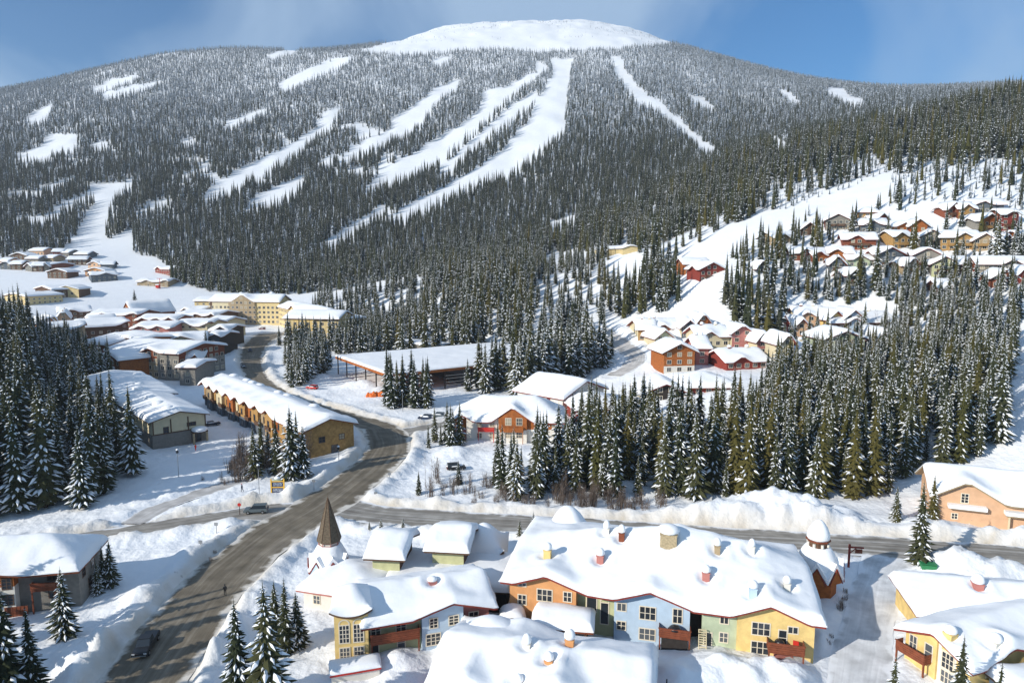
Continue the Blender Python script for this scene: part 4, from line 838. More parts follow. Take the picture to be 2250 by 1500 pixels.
vb(225, 782, 262, 790, 9.5, 9, 'gabled timber bay at the left front of the lodge', 'rustorange', 2.4, 'gv')
# hotel
rQ, WQ, _ = building('large cream and yellow hotel with a brown central gable at the village head', (464, 711), (615, 716), 18, 17.5, 4.2, 'gu', th=1.2, ov=1, roofm='rust', side='yellow2', name='hotel', cat='hotel', group='hotel wings',
    secs=[(0, .03, 'brown', 0), (.03, .28, 'cream', 0), (.28, .66, 'tan', -1.2), (.66, 1, 'yellow2', 0)], fg=[('F', 26, 9.5, 6.0, 10, 16.5)], auto=dict(f='F', sp=3.4, w=1.7, h=1.7, st=3.5, z=1.5), chims=[(.35, .6, 2.4, 1.2, 'cream', 1.4), (.8, .6, 2.4, 1.6, 'cream', 1.4)], band=None)
building('yellow hotel wing bending towards the street right of the main block', (615, 716), (700, 742), 16, 14.5, 3.6, 'gu', th=1.2, ov=1, roofm='rust', wall='yellow2', side='cream', name='hotel', cat='hotel', group='hotel wings', auto=dict(f='F', sp=3.6, w=1.6, h=1.6, st=3.4), fg=[('F', 34, 7, 3, 8)])
building('second yellow hotel block behind the street-side spruces', (628, 756), (745, 758), 22, 15.5, 3.5, 'gu', th=1.2, ov=1, roofm='rust', wall='yellow', side='yellow2', name='hotel', cat='hotel', group='hotel wings', auto=dict(f='F', sp=4, w=1.6, h=1.6, st=3.4), secs=[(0, .15, 'yellow2', 0), (.15, .55, 'yellow', 0), (.55, 1, 'yellow2', 1)])
building('tan hotel end block with a red roof box near the rink', (748, 752), (802, 748), 22, 14, 2.5, 'hip', th=1.1, ov=1, roofm='brown', wall='yellow2', side='dark', name='hotel', cat='hotel', group='hotel wings', auto=dict(f='F', sp=4.5, st=3.4), chims=[(.6, .6, 5, 1.4, 'redpaint', .8)])
building('low red-eaved kiosk in front of the hotel wing', (640, 727), (668, 728), 8, 3, 1.2, 'gu', th=.9, wall='rust', roofm='rust', name='kiosk', cat='kiosk')
# ---- hillside chalets: left px, right px, base px, wall height, wall, kind, rotation, label
GH = 'chalets on the hillside above the trees'
HC = [(1506,1556,590,6.5,'rustorange','gu','orange-red chalet, left of the isolated pair on the left slope'),(1538,1590,607,7,'red','gv','dark red chalet, nearer of the isolated pair on the left slope'),
 (1700,1758,534,5,'tan','gu','tan chalet behind two tall rusty spruces'),(1763,1792,517,4.5,'brown','gv','small brown chalet between leafy green spruces'),(1818,1862,506,6,'grey','gv','grey chalet with tall left gable below the ski run'),
 (1742,1782,574,4.5,'rust','gu','rust chalet at the left end of the middle row'),(1786,1822,576,4.5,'rustorange','gu','low orange chalet second in the middle row'),(1826,1868,577,5,'rustorange','gu','orange chalet with a long front roof in the middle row'),
 (1664,1684,602,4,'slate','gv','tiny dark hut alone among the thick trees'),(1826,1852,606,6,'slate','gv','slate blue chalet behind a tall dark spruce'),
 (1888,1922,490,7,'gold','hip','golden walled chalet with tiered snow roofs, top left of the hill'),(1922,1953,493,4,'red','gv','dark red gabled chalet touching the golden tiered one'),(1896,1940,514,5,'slate','gu','dark purple-grey chalet below the golden tiered one'),
 (1858,1917,550,6,'rust','gu','rust chalet with a glazed dormer and long snow roof'),(1962,2000,510,4,'rustorange','gu','bright orange chalet left half of the upper pair'),(2002,2034,511,4,'rustorange','gv','bright orange chalet right half of the upper pair'),
 (1962,2003,545,7,'gold','gu','orange chalet with a broad timber balcony beside a dark spruce'),(2026,2068,545,6,'grey','gv','grey-sided chalet with a steep right gable'),
 (2080,2110,479,6,'rust','gv','rust chalet at the left of the top row'),(2108,2138,480,6,'gold','gu','golden stone chalet in the top row'),(2140,2196,470,5,'slate','gu','slate chalet at the right of the top row'),
 (2150,2196,505,6.5,'rustorange','gv','orange chalet with a glazed gable under the top row'),(2200,2234,506,9,'red','gu','tall plain red barn-like chalet at the upper right'),
 (2074,2142,550,7,'gold','gu','large golden chalet with long balcony and two gables'),(2143,2182,552,5.5,'tan','gv','tan gabled chalet right of the large golden one'),(2196,2226,556,6,'grey','gv','grey chalet among spruces near the right edge'),(2240,2275,552,8,'rustorange','gu','orange chalet cut by the right edge of the photo'),
 (1868,1920,586,4.5,'green','gu','pale green chalet with a low snow roof'),(1928,1982,588,8,'slate','gv','slate blue chalet with a big steep gable'),(1986,2020,600,5.5,'tan','gv','tan chalet with orange deck in the lower row'),(2012,2060,592,7.5,'grey','gv','tall grey-brown chalet in the lower row centre'),
 (2052,2098,608,6.5,'olive','gv','pale grey-green chalet with an arched window'),(2100,2142,598,5.5,'grey','gu','long grey chalet roof with a red dormer'),(2160,2248,604,6.5,'grey','gu','wide chalet with one long snow roof near the right edge'),(2182,2228,630,5,'rust','gv','rust gabled front below the wide long-roofed chalet'),
 (1862,1898,622,6,'slate','gv','dark chalet with a right gable above the forest'),(2062,2092,645,4,'brown','gu','small brown hut lowest on the hill'),(2236,2262,622,5,'red','gu','dark red chalet at the right edge above the forest')]
rot = random.Random(5)
for (x0, x1, yb, hw, wl, kd, lb) in HC:
    p = at((x0+x1)/2, yb); s = p[1]/FPX; W_ = (x1-x0)*s*1.1; a = rot.uniform(-.35, .35); 
    L_ = (p[0]-math.cos(a)*W_/2, p[1]-math.sin(a)*W_/2); R_ = (p[0]+math.cos(a)*W_/2, p[1]+math.sin(a)*W_/2)
    fgs = [('F', W_*rot.uniform(.3, .7), min(3.2, W_*.28), 2.0, 5)] if kd == 'gu' else [('R', 5, 2.6, 1.6, 4), ('L', 6, 2.6, 1.6, 4)]
    hb, hw_w, _h = building(lb, ('w', *L_), ('w', *R_), min(14, W_*1.1), hw, 3.2 if kd == 'gv' else 2.8, kd, th=1.0, ov=1.3, roofm=rot.choice(['rust', 'brown', 'red']), wall=wl, side=rot.choice([wl, wl, 'grey', 'rust']), name='chalet', cat='chalet', group=GH, auto=dict(f='F', sp=3.0, w=1.5, h=1.5, fm='darkframe'), fg=fgs)
    if hw >= 5.5: balcony(hb, hw_w*.2, 2.6, hw_w*.6, 1.5, 1.0, 'gold' if wl in ('gold', 'rustorange', 'tan') else 'brown')
# ---- chalets of the middle cluster
MC = [(1402,1436,748,6,'gold','gu','golden yellow chalet at the left end of the middle cluster'),(1440,1478,764,5.5,'green','gv','pale green gabled chalet in the middle cluster'),(1498,1532,742,5.5,'slate','gv','slate gabled chalet in the middle cluster'),(1532,1556,733,7,'rustorange','gv','orange-red narrow gable at the top of the middle cluster'),
 (1404,1550,722,5.5,'rust','gu','long snow roof with capped chimneys topping the middle cluster'),(1456,1528,818,9,'rustorange','gv','large orange-red chalet with white ground floor in the middle cluster'),(1528,1556,803,7.5,'pink','gu','narrow pink wing right of the large orange-red chalet'),
 (1532,1604,775,8,'cream','gu','cream house with two small eyebrow dormers in its snow roof'),(1606,1652,770,8,'pink','gv','pink gabled house in the middle cluster'),(1662,1688,780,7,'pink','gv','rust-pink gable at the right end of the middle cluster'),
 (1592,1690,812,3.8,'red','gu','wide snow roof sloping down with a dark red gable edge'),(1500,1614,862,3.6,'red','hip','snow hipped roof in front of the large orange-red chalet'),(1412,1512,880,4,'dark','gv','big snow roof ending in a dark gable at the forest edge'),
 (1714,1742,812,11,'cream','gv','tall narrow cream gable standing among spruces'),(1742,1790,808,6,'olive','gu','olive-walled roof right of the tall cream gable'),(1712,1730,742,7,'red','gv','narrow red house behind spruces'),(1752,1812,722,6,'peach','gu','peach fronted house between trees'),
 (1816,1852,736,8,'yellow','gv','yellow gable with arched window on the long upper house'),(1856,1892,736,8,'blue','gv','lilac-blue gable with arched window on the long upper house'),(1818,1975,728,7,'brown','gu','long upper house with two capped chimneys among the right trees'),
 (1808,1900,790,9,'green','gv','green gabled house with a very large plain snow roof'),(1925,1948,765,5,'rustorange','gv','tiny orange-red gable beside bare trees'),(1745,1776,742,5,'peach','gv','small peach gable left of the yellow one')]
for (x0, x1, yb, hw, wl, kd, lb) in MC:
    p = at((x0+x1)/2, yb); s = p[1]/FPX; W_ = (x1-x0)*s; a = rot.uniform(-.22, .22)
    L_ = (p[0]-math.cos(a)*W_/2, p[1]-math.sin(a)*W_/2); R_ = (p[0]+math.cos(a)*W_/2, p[1]+math.sin(a)*W_/2)
    big = yb in (818,)
    building(lb, ('w', *L_), ('w', *R_), 14 if W_ < 14 else 16, hw, 3.0, kd, th=1.35, ov=1.35, roofm=rot.choice(['rust', 'red']), wall=wl if not big else 'white', band=(3.2, 'rustorange') if big else None, side=rot.choice([wl, 'cream']), name='chalet', cat='chalet', group=GM,
        auto=dict(f='F', sp=3.2, w=1.6, h=1.5, fm='darkframe'), fg=[('F', W_*.35, 3, 2, 6)] if kd == 'gu' and W_ > 10 else (), chims=[(.3, .5, 1.3, 1.0, 'rust', 1.1), (.75, .5, 1.2, 1.0, 'cream', 1.1)] if kd == 'gu' else [])
# pair of low white huts in the clearing
building('pale hut pair in the clearing among the central trees', at(1304, 560)[:2] and (1304, 562), (1368, 562), 12, 5, 2, 'gu', th=.9, wall='yellow2', name='hut', cat='hut', fg=[('F', 18, 4, 2, 6)])
# ---- far village below the left forest
FC = [(24,60,574,'brown','brown chalet with a long eyebrow dormer at the far left'),(66,96,562,'peach','pinkish chalet highest at the far left village'),(119,136,563,'red','dark red gabled chalet at the far village top'),(137,152,566,'grey','long low grey roof right of the dark red gable'),(166,192,568,'slate','slate gabled chalet below the far trees'),
 (-2,18,584,'orange','orange chalet cut by the left edge'),(2,24,592,'slate','blue-grey chalet lower at the left edge'),(26,46,594,'brown','small brown chalet in the lower far row'),(55,72,597,'grey','small white-gabled chalet in the lower far row'),(74,92,598,'brown','brown chalet with a wide roof in the lower far row'),(93,106,597,'grey','grey chalet just left of the tall brown one'),
 (106,147,612,'brown','tall brown chalet with a broad gable in the far village'),(155,186,584,'brown','brown chalet near the orange lodge'),(190,229,607,'orange','long orange-walled lodge with five windows in the far village'),(194,222,592,'peach','pale house directly above the orange lodge'),(224,246,592,'slate','dark low chalet right of the orange lodge'),(60,84,580,'grey','half-buried grey chalet in the middle of the far village'),(98,118,577,'tan','half-buried tan chalet in the middle of the far village')]
for (x0, x1, yb, wl, lb) in FC:
    p = at((x0+x1)/2, yb); W_ = (x1-x0)*p[1]/FPX; a = rot.uniform(-.3, .3)
    W_ *= 1.15
    building(lb, ('w', p[0]-math.cos(a)*W_/2, p[1]-math.sin(a)*W_/2), ('w', p[0]+math.cos(a)*W_/2, p[1]+math.sin(a)*W_/2), 15, 5.5 if wl != 'brown' else 6.5, 3, rot.choice(['gu', 'gv']), th=1.0, ov=1.3, wall=wl, roofm=rot.choice(['brown', 'rust']), name='chalet', cat='chalet', group='chalets of the far village', auto=dict(f='F', sp=4.2, w=2.0, h=1.6, fm='darkframe'))

# ================================================================ vehicles, sign, lamps, people
def vehicle(name, label, cat, p, rz, paint, kind='suv', snow=0.0, z=None):
    x, y = p[0], p[1]; t = empty(name, (x, y, (gz(x, y) if z is None else z)+.03), rz, label=label, cat=cat)
    Lh = 2.7 if kind == 'pickup' else 2.3; wd = .95
    # side profile (x forward, z)
    body = [(-Lh, .45), (-Lh, 1.05), (Lh-1.3, 1.08), (Lh-.15, .98), (Lh, .8), (Lh, .42)]
    if kind == 'pickup': cabin = [(-.55, 1.05), (-.45, 1.75), (.75, 1.78), (1.45, 1.08)]
    elif kind == 'car': cabin = [(-1.9, 1.0), (-1.3, 1.42), (.35, 1.45), (1.15, 1.05)]
    else: cabin = [(-2.2, 1.05), (-2.05, 1.68), (.45, 1.72), (1.2, 1.06)]
    def extr(prof, w1, w2, m, nm, par=t):
        mb = MB(); n = len(prof); zmin = min(q_[1] for q_ in prof); zmax = max(q_[1] for q_ in prof)
        for s in (-1, 1):
            for (a, b) in prof: ww = w1+(w2-w1)*((b-zmin)/(zmax-zmin)); mb.v.append((a, s*ww, b))
        mb.face(tuple(range(n))); mb.face(tuple(range(2*n-1, n-1, -1)))
        for i in range(n): j = (i+1) % n; mb.face((i, i+n, j+n, j))
        return mb.build(nm, m, par)
    b = extr(body, wd, wd-.05, paint, 'body')
    c = extr(cabin, wd-.06, wd-.22, M['glass'], 'cabin_glass')
    zr = max(q_[1] for q_ in cabin); xs = [q_[0] for q_ in cabin if q_[1] > zr-.08]
    mb = MB(); mb.box(min(xs)-.05, max(xs)+.05, -wd+.24, wd-.24, zr-.02, zr+.05); mb.build('car_roof', paint, t)
    if kind == 'pickup': mb = MB(); mb.box(-2.55, -.7, -.78, .78, 1.055, 1.07); mb.build('cargo_bed', M['black'], t)
    for fx in (-Lh+.85, Lh-.9):
        for s in (-1, 1):
            mb = MB(); mb.bar((fx, s*(wd-.18), .36), (fx, s*(wd+.03), .36), .36, 0, 12); wl = mb.build('wheel', M['tyre'], t); mb = MB(); mb.bar((fx, s*(wd+.031), .36), (fx, s*(wd+.05), .36), .2, 0, 8); mb.build('rim', M['metal'], wl)
    for s in (-1, 1): mb = MB(); mb.box(Lh-.02, Lh+.03, s*.72-.18, s*.72+.18, .68, .86); mb.build('headlight', M['lampglass'], t); mb = MB(); mb.box(-Lh-.03, -Lh+.01, s*.8-.1, s*.8+.1, .7, .98); mb.build('tail_light', M['redpaint'], t)
    mb = MB(); mb.box(Lh-.01, Lh+.05, -.85, .85, .42, .56); mb.build('bumper', M['metal'], t)
    if snow:
        mb = MB(); mb.lathe([(1.0, 0), (1.08, .25*snow), (.95, .7*snow), (.6, snow), (.05, 1.08*snow)], 14, jit=.05); o = mb.build('snow_load', M['roof_snow'], t, (-.3, 0, 1.05), smooth=True); o.scale = (2.1, .95, 1)
    return t
M['silver'] = mat('silver car paint', (.14, .17, .18), .3, metallic=.4); M['navy'] = mat('dark blue car paint', (.02, .03, .06), .3); M['maroon'] = mat('dark red car paint', (.14, .015, .015), .3)
vehicle('pickup_truck', 'black pickup truck driving towards the camera on the shaded main road', 'pickup', pix(322, 1424), R(-80), M['black'], 'pickup', z=gz(*pix(322, 1424)[:2]))
vehicle('parked_car', 'silver-blue car waiting at the mouth of the side lane below a snow heap', 'car', pix(563, 1126), R(187), M['silver'], 'suv')
vehicle('parked_car', 'snow-topped dark car in the spur left of the cream chalet', 'car', pix(935, 922), R(170), M['navy'], 'suv', .5)
vehicle('parked_car', 'brown-dusted silver car second in the spur by the cream chalet', 'car', pix(962, 917), R(172), M['silver'], 'suv', .4)
vehicle('parked_car', 'red car half buried in the snow beyond the golden townhouses', 'car', pix(686, 855), R(160), M['redpaint'], 'suv', .35)
vehicle('parked_car', 'dark car tucked beside the end of the golden townhouses', 'car', pix(742, 965), R(150), M['black'], 'suv', .5)
vehicle('parked_car', 'car buried in snow in the shaded courtyard between the townhouses', 'car', pix(466, 935), R(40), M['navy'], 'car', .3)
vehicle('car', 'dark car with white headlights coming down the shaded village street', 'car', pix(550, 772), R(-70), M['navy'], 'suv')
vehicle('parked_car', 'dark parked car in the snow before the hotel', 'car', pix(576, 724), R(175), M['maroon'], 'suv', .3)
vehicle('parked_car', 'snow-covered car left of the village street near the hotel', 'car', pix(530, 734), R(175), M['navy'], 'suv', .4)
vehicle('parked_car', 'black car parked behind small shrubs below the chalets', 'car', pix(1002, 1032), R(15), M['black'], 'suv', .3)
vehicle('parked_car', 'dark vehicle parked beside the snow piles at the village road bend', 'car', pix(535, 808), R(-60), M['black'], 'suv', .2)
# notice board
bx, by, _z = pix(611, 1091); sg = empty('notice_board', (bx, by, .3), R(4), label='yellow-framed notice board with two dark blue panels on the snowy corner', cat='sign')
mb = MB()
for s in (-1.35, 1.35): mb = MB(); mb.box(s-.14, s+.14, -.12, .12, -.8, 3.7); mb.build('post', M['signyellow'], sg)
for z in (.25, 1.75, 3.05): mb = MB(); mb.box(-1.21, 1.21, -.08, .08, z, z+.22); mb.build('crossbar', M['signyellow'], sg)
mb = MB(); mb.add([(-1.0, -.07, 3.27), (1.0, -.07, 3.27), (.55, -.07, 3.8), (-.55, -.07, 3.8), (-1.0, .07, 3.27), (1.0, .07, 3.27), (.55, .07, 3.8), (-.55, .07, 3.8)], [(0, 1, 2, 3), (7, 6, 5, 4), (0, 4, 5, 1), (1, 5, 6, 2), (2, 6, 7, 3), (3, 7, 4, 0)]); mb.build('crest_board', M['green'], sg)
for (z0_, z1_) in ((.47, 1.75), (1.97, 3.05)):
    mb = MB(); mb.box(-1.21, 1.21, -.04, .04, z0_, z1_); pn = mb.build('panel', M['signblue'], sg); mb = MB(); rr = random.Random(int(z0_*100))
    for ln in range(3):
        x = -1.0+rr.uniform(0, .2)
        while x < .95: l_ = rr.uniform(.06, .13); mb.box(x, min(x+l_, 1.05), -.05, -.042, z1_-.32-.27*ln, z1_-.2-.27*ln+rr.uniform(0, .05)); x += l_+rr.choice([.04, .04, .14])
    mb.build('lettering', M['signtext'], pn)
mb = MB(); mb.box(-1.5, 1.5, -.2, .2, 3.72, 3.72+.01); 
mb = MB(); mb.lathe([(.6, 3.8), (.65, 3.95), (.4, 4.15), (.05, 4.2)], 10); mb.build('snow_cap', M['roof_snow'], sg, smooth=True)
def post(name, label, p, h, cat, head=None, z=None, r=.09, group=None):
    t = empty(name, (p[0], p[1], gz(p[0], p[1]) if z is None else z), 0, label=label, cat=cat, group=group)
    mb = MB(); mb.bar((0, 0, -.5), (0, 0, h), r, 0, 8, r*.7); mb.build('pole', M['metal'] if head != 'stop' else M['bark'], t)
    if head == 'lamp': mb = MB(); mb.lathe([(.12, h), (.32, h+.1), (.28, h+.55), (.1, h+.7)], 8); mb.build('lantern', M['black'], t); mb = MB(); mb.lathe([(.2, h+.7), (.36, h+.75), (.25, h+1.0), (.03, h+1.1)], 8); mb.build('snow_cap', M['roof_snow'], t, smooth=True)
    if head == 'stop': mb = MB(); mb.bar((0, -.08, h-.3), (0, -.05, h-.3), .38, 0, 8); mb.build('sign_plate', M['redpaint'], t)
    if head == 'plate': mb = MB(); mb.box(-.35, .35, -.06, -.02, h-.6, h); mb.build('sign_plate', M['metal'], t)
    return t
LP = [(570, 1088, 6, 'lamp', 'lamp post just left of the yellow notice board'), (393, 1050, 6, 'lamp', 'lamp post in the shaded snow below the grey townhouse end'), (745, 1022, 4, 'lamp', 'lamp post in the blue shade right of the golden townhouses'),
      (856, 1060, 2.4, 'plate', 'small road sign on the inner edge of the bend'), (690, 1078, 2.6, 'plate', 'leaning marker sign on the heap right of the notice board'), (476, 1172, 2.2, 'plate', 'small marker post left of the main junction'), (442, 1215, 2.4, 'plate', 'road sign in the snowbank left of the main road'),
      (885, 905, 6.5, 'lamp', 'pale lamp post before the rink trees'), (1343, 758, 6, 'lamp', 'lone lamp post on the snowy turning area'), (826, 1098, 1.8, 'plate', 'low marker on the corner snowbank across from the spire'), (527, 1130, 2.4, 'stop', 'red stop sign beside the waiting silver-blue car'), (478, 795, 5, 'lamp', 'lamp post in the shaded snow by the village street')]
for (a, b, h, hd, lb) in LP: post('lamp_post' if hd == 'lamp' else 'road_sign', lb, at(a, b) if (a, b) == (1343, 758) else pix(a, b), h, 'lamp post' if hd == 'lamp' else 'road sign', hd)
# log gateway sign by the snow-capped tower
gx, gy, _z = pix(1864, 1248); t = empty('hanging_sign', (gx, gy, 0), R(-10), label='dark red timber post with a hanging sign arm beside the snow-capped tower', cat='sign')
mb = MB(); mb.box(-.15, .15, -.15, .15, -.5, 4.2); mb.build('post', M['red'], t)
mb = MB(); mb.box(-.2, 2.2, -.1, .1, 3.6, 3.85); mb.bar((0, 0, 2.6), (1.0, 0, 3.6), .08, 0, 5); mb.build('arm', M['red'], t)
mb = MB(); mb.box(.9, 2.0, -.06, .06, 2.75, 3.45); mb.bar((1.1, 0, 3.45), (1.1, 0, 3.6), .03, 0, 5); mb.bar((1.8, 0, 3.45), (1.8, 0, 3.6), .03, 0, 5); mb.build('sign_board', M['rust'], t)
building('low snow-covered shed roof right of the snow-capped tower', pix(1868, 1246, 1.2), pix(1912, 1250, 1.2), 4, 1.0, .5, 'dome', th=.9, ov=.5, roofm='brown', wall='brown', name='bin_shelter', cat='shed', z0=0)
gx, gy, _z = pix(2038, 1258); t = empty('waste_container', (gx, gy, .3), R(-12), label='green metal waste container in the snow right of the tall lone spruce', cat='container')
mb = MB(); mb.add([(-1.0, -.5, 0), (1.0, -.5, 0), (1.0, .6, 0), (-1.0, .6, 0), (-1.15, -.65, 1.2), (1.15, -.65, 1.2), (1.15, .7, 1.35), (-1.15, .7, 1.35)], [(0, 3, 2, 1), (4, 5, 6, 7), (0, 1, 5, 4), (1, 2, 6, 5), (2, 3, 7, 6), (3, 0, 4, 7)]); mb.build('bin_body', M['greenpaint'], t)
mb = MB(); mb.box(-1.2, 1.2, -.7, .75, 1.36, 1.43); mb.build('lid', M['greenpaint'], t)
mb = MB(); mb.bar((-1.2, -.3, .5), (-1.2, .3, .5), .06, 0, 5); mb.build('handle', M['metal'], t)
# orange safety netting heap by the rink
gx, gy, _z = pix(830, 872); t = empty('safety_netting', (gx, gy, 0), R(10), label='heap of orange safety netting on the snow under the rink shelter', cat='netting')
mb = MB(); rr = random.Random(3)
for k in range(7):
    a = -3.4+k*1.0; hh = rr.uniform(1.6, 2.8); prof = [(.9, -.3), (.95, hh*.4), (.6, hh*.8), (.1, hh)]; mb = MB(); mb.lathe(prof, 9, c=(a, rr.uniform(-.6, .6)), jit=.22, rr=rr); mb.build('netting_roll', M['tarp'], t)
# gondola lift terminal post
p = at(352, 634); t = empty('lift_tower', p, 0, label='red and white ski lift tower at the foot of the run', cat='lift tower')
mb = MB(); mb.bar((0, 0, -1), (0, 0, 9), .35, 0, 8, .25); mb.bar((-2.5, 0, 9), (2.5, 0, 9), .2, 0, 6); mb.build('mast', M['redpaint'], t)
mb = MB(); mb.box(-3.5, -.8, -1.2, 1.2, .6, 3.2); mb.build('cabin', M['redpaint'], t); mb = MB(); mb.box(-3.6, -.7, -1.3, 1.3, 3.203, 3.9); mb.build('snow_cap', M['roof_snow'], t)
# walkers (skin-modifier bodies)
def person(label, p, rz, coat, z=None):
    x, y = p[0], p[1]; t = empty('person', (x, y, gz(x, y)+.04 if z is None else z), rz, label=label, cat='person')
    V = [(0, 0, .95), (0, 0, 1.2), (0, .01, 1.42), (0, .02, 1.55), (0, .03, 1.68), (0, .02, 1.78), (-.2, 0, 1.40), (-.27, .03, 1.13), (-.25, .16, .92), (.2, 0, 1.40), (.27, -.03, 1.13), (.25, -.1, .90),
         (-.1, 0, .88), (-.12, .14, .5), (-.12, .06, .1), (-.12, .2, .04), (.1, 0, .88), (.12, -.08, .5), (.12, -.28, .12), (.12, -.18, .03)]
    E = [(0, 1), (1, 2), (2, 3), (3, 4), (4, 5), (2, 6), (6, 7), (7, 8), (2, 9), (9, 10), (10, 11), (0, 12), (12, 13), (13, 14), (14, 15), (0, 16), (16, 17), (17, 18), (18, 19)]
    Rr_ = [.17, .17, .17, .07, .11, .09, .085, .07, .05, .085, .07, .05, .11, .085, .06, .05, .11, .085, .06, .05]
    me = bpy.data.meshes.new('body'); me.from_pydata(V, E, []); o = link('body', me, t); me.materials.append(coat)
    md = o.modifiers.new('skin', 'SKIN'); sk = me.skin_vertices[0].data
    for i, r_ in enumerate(Rr_): sk[i].radius = (r_, r_*.9)
    sk[0].use_root = True; o.modifiers.new('sub', 'SUBSURF').levels = 1
    mb = MB(); mb.lathe([(.115, 1.72), (.12, 1.78), (.08, 1.86), (.01, 1.88)], 10, c=(0, .02)); mb.build('hat', M['redpaint'] if coat is M['navy'] else M['black'], t, smooth=True); return t
person('lone walker in black crossing the main road', pix(495, 1308), R(20), M['black'])
person('walker in a dark coat on the path below the lodge-end trees', pix(532, 1080), R(90), M['navy'])
person('walker in red by the grey townhouse entrance', pix(430, 990), R(0), M['redpaint'])

# ================================================================ trees
LONE = [  # base px, base py, height m, kind, label
 (597,1623,18.0,'nearC','taller left spruce of the pair beside the yellow block'),(526,1557,13.5,'nearF','snow-heavy spruce at the left of the clump by the yellow block'),(628,1436,10.5,'nearB','dark spruce touching the yellow block'),(655,1420,8.0,'nearC','short spruce against the yellow block side wall'),(606,1430,10.0,'nearA','slim spruce at the back of the clump by the yellow block'),
 (143,1402,10.3,'nearC','snowy spruce in front of the cream lodge corner'),(215,1305,5.6,'nearF','small very snowy spruce right of the cream lodge'),(243,1288,7.8,'nearC','spruce pair right half beside the cream lodge'),(228,1292,7.2,'nearB','spruce pair left half beside the cream lodge'),
 (20,1545,17.0,'nearB','large dark spruce cut by the bottom left corner'),(75,1530,11.5,'nearE','spruce just right of the large bottom left corner one'),(-30,1500,16,'nearA','dark spruce leaning in from the left edge'),
 (838,1172,3.4,'nearC','small spruce by the cross road, middle of three'),(812,1168,2.4,'nearF','tiny spruce by the cross road, left of three'),(886,1180,4.0,'nearC','snowy little spruce left of the olive huts'),(1142,1190,4.6,'nearA','thin little spruce before the cross road, left'),(1172,1186,5.6,'nearC','snowy spruce next to the tall snow dome'),
 (2020,1246,15.0,'nearE','tall lone spruce standing on the cross road edge'),(1970,1152,5.6,'nearD','olive green small spruce at the right forest corner'),(1968,1146,7.5,'nearF','white frosted small spruce at the right forest corner'),(2121,1150,8.0,'nearC','frosted spruce before the peach house'),(2048,1150,10.0,'nearD','olive spruce at the left corner of the peach house'),
 (2104,1600,11.0,'nearE','treetop rising at the bottom right in front of the yellow balcony house'),
 (920,1085,5.5,'nearB','small dark spruce beside the bend shrubs'),(1008,1065,6.0,'nearA','small spruce below the chalets'),
 (642,1052,17.5,'nearC','tallest spruce before the golden townhouses'),(575,1040,14,'nearB','thin spruce at the left of the clump before the golden townhouses'),(560,1052,13,'nearA','leftmost spruce before the golden townhouses'),(610,1046,15,'nearE','middle spruce before the golden townhouses'),(668,1050,13,'nearF','snow-heavy spruce at the right before the golden townhouses'),(655,1040,15.5,'nearB','second tall spruce before the golden townhouses'),(590,1035,11,'nearC','short spruce before the golden townhouses'),
 (455,800,17,'nearC','bright frosted spruce at the street corner in the village'),(296,664,11,'nearC','small dark pointed spruce on the snowfield behind the village')]
for (a, b, h, k, lb) in LONE:
    p = pix(a, b) if b > 700 else at(a, b)
    tree(p[0], p[1], h, k, lb, group='lone spruces by roads and houses', wide=1.45 if h < 9 else 1.35)
# decorated light tree in the village square
def in_poly(x, y, poly):
    x = np.asarray(x); y = np.asarray(y); ins = np.zeros(x.shape, bool); n = len(poly); j = n-1
    for i in range(n):
        xi, yi = poly[i]; xj, yj = poly[j]
        c = ((yi > y) != (yj > y)) & (x < (xj-xi)*(y-yi)/((yj-yi) if yj != yi else 1e-9)+xi); ins ^= c; j = i
    return ins
# woods on the valley floor: outline in world metres, spacing, heights, mix of kinds
WOODS = [
 ([(-86,138),(-88,150),(-90,160),(-100,171),(-152,258),(-172,292),(-215,330),(-330,360),(-330,130),(-104,131)], 4.7, (17, 25), 'ABE', 1.0),
 ([(14,143),(84,143),(86,151),(118,162),(150,205),(188,255),(238,322),(252,350),(135,335),(112,285),(92,240),(72,203),(40,193),(22,196),(16,165)], 4.5, (15, 23), 'ABDEF', .96),
 ([(-4,143),(14,143),(16,165),(8,166),(-4,160)], 4.2, (12, 18), 'ABCE', 1.0),
 ([(-24,182),(-14,182),(-12,190),(-22,192)], 3.4, (9, 13), 'ABC', 1.0),
 ([(12,190),(36,194),(46,226),(26,215)], 5.0, (11, 16), 'ABCE', .6),
 ([(-44,232),(-30,228),(-27,238),(-42,243)], 3.4, (15, 22), 'ABE', 1.0),
 ([(-18,262),(6,250),(40,290),(32,345),(10,330),(4,292),(-8,275)], 5.0, (18, 27), 'ABCE', .9),
 ([(-90,268),(-80,262),(-84,320),(-104,345),(-112,330),(-96,300)], 4.6, (15, 23), 'ABCE', .95),
 ([(-62,345),(10,330),(45,300),(60,400),(80,560),(-30,620),(-170,560),(-130,500),(-92,420),(-80,380)], 6.0, (18, 28), 'ABDE', .5),
 ([(-135,395),(-70,340),(-60,380),(-88,430),(-122,440)], 5.2, (17, 25), 'ABCE', .8),
]
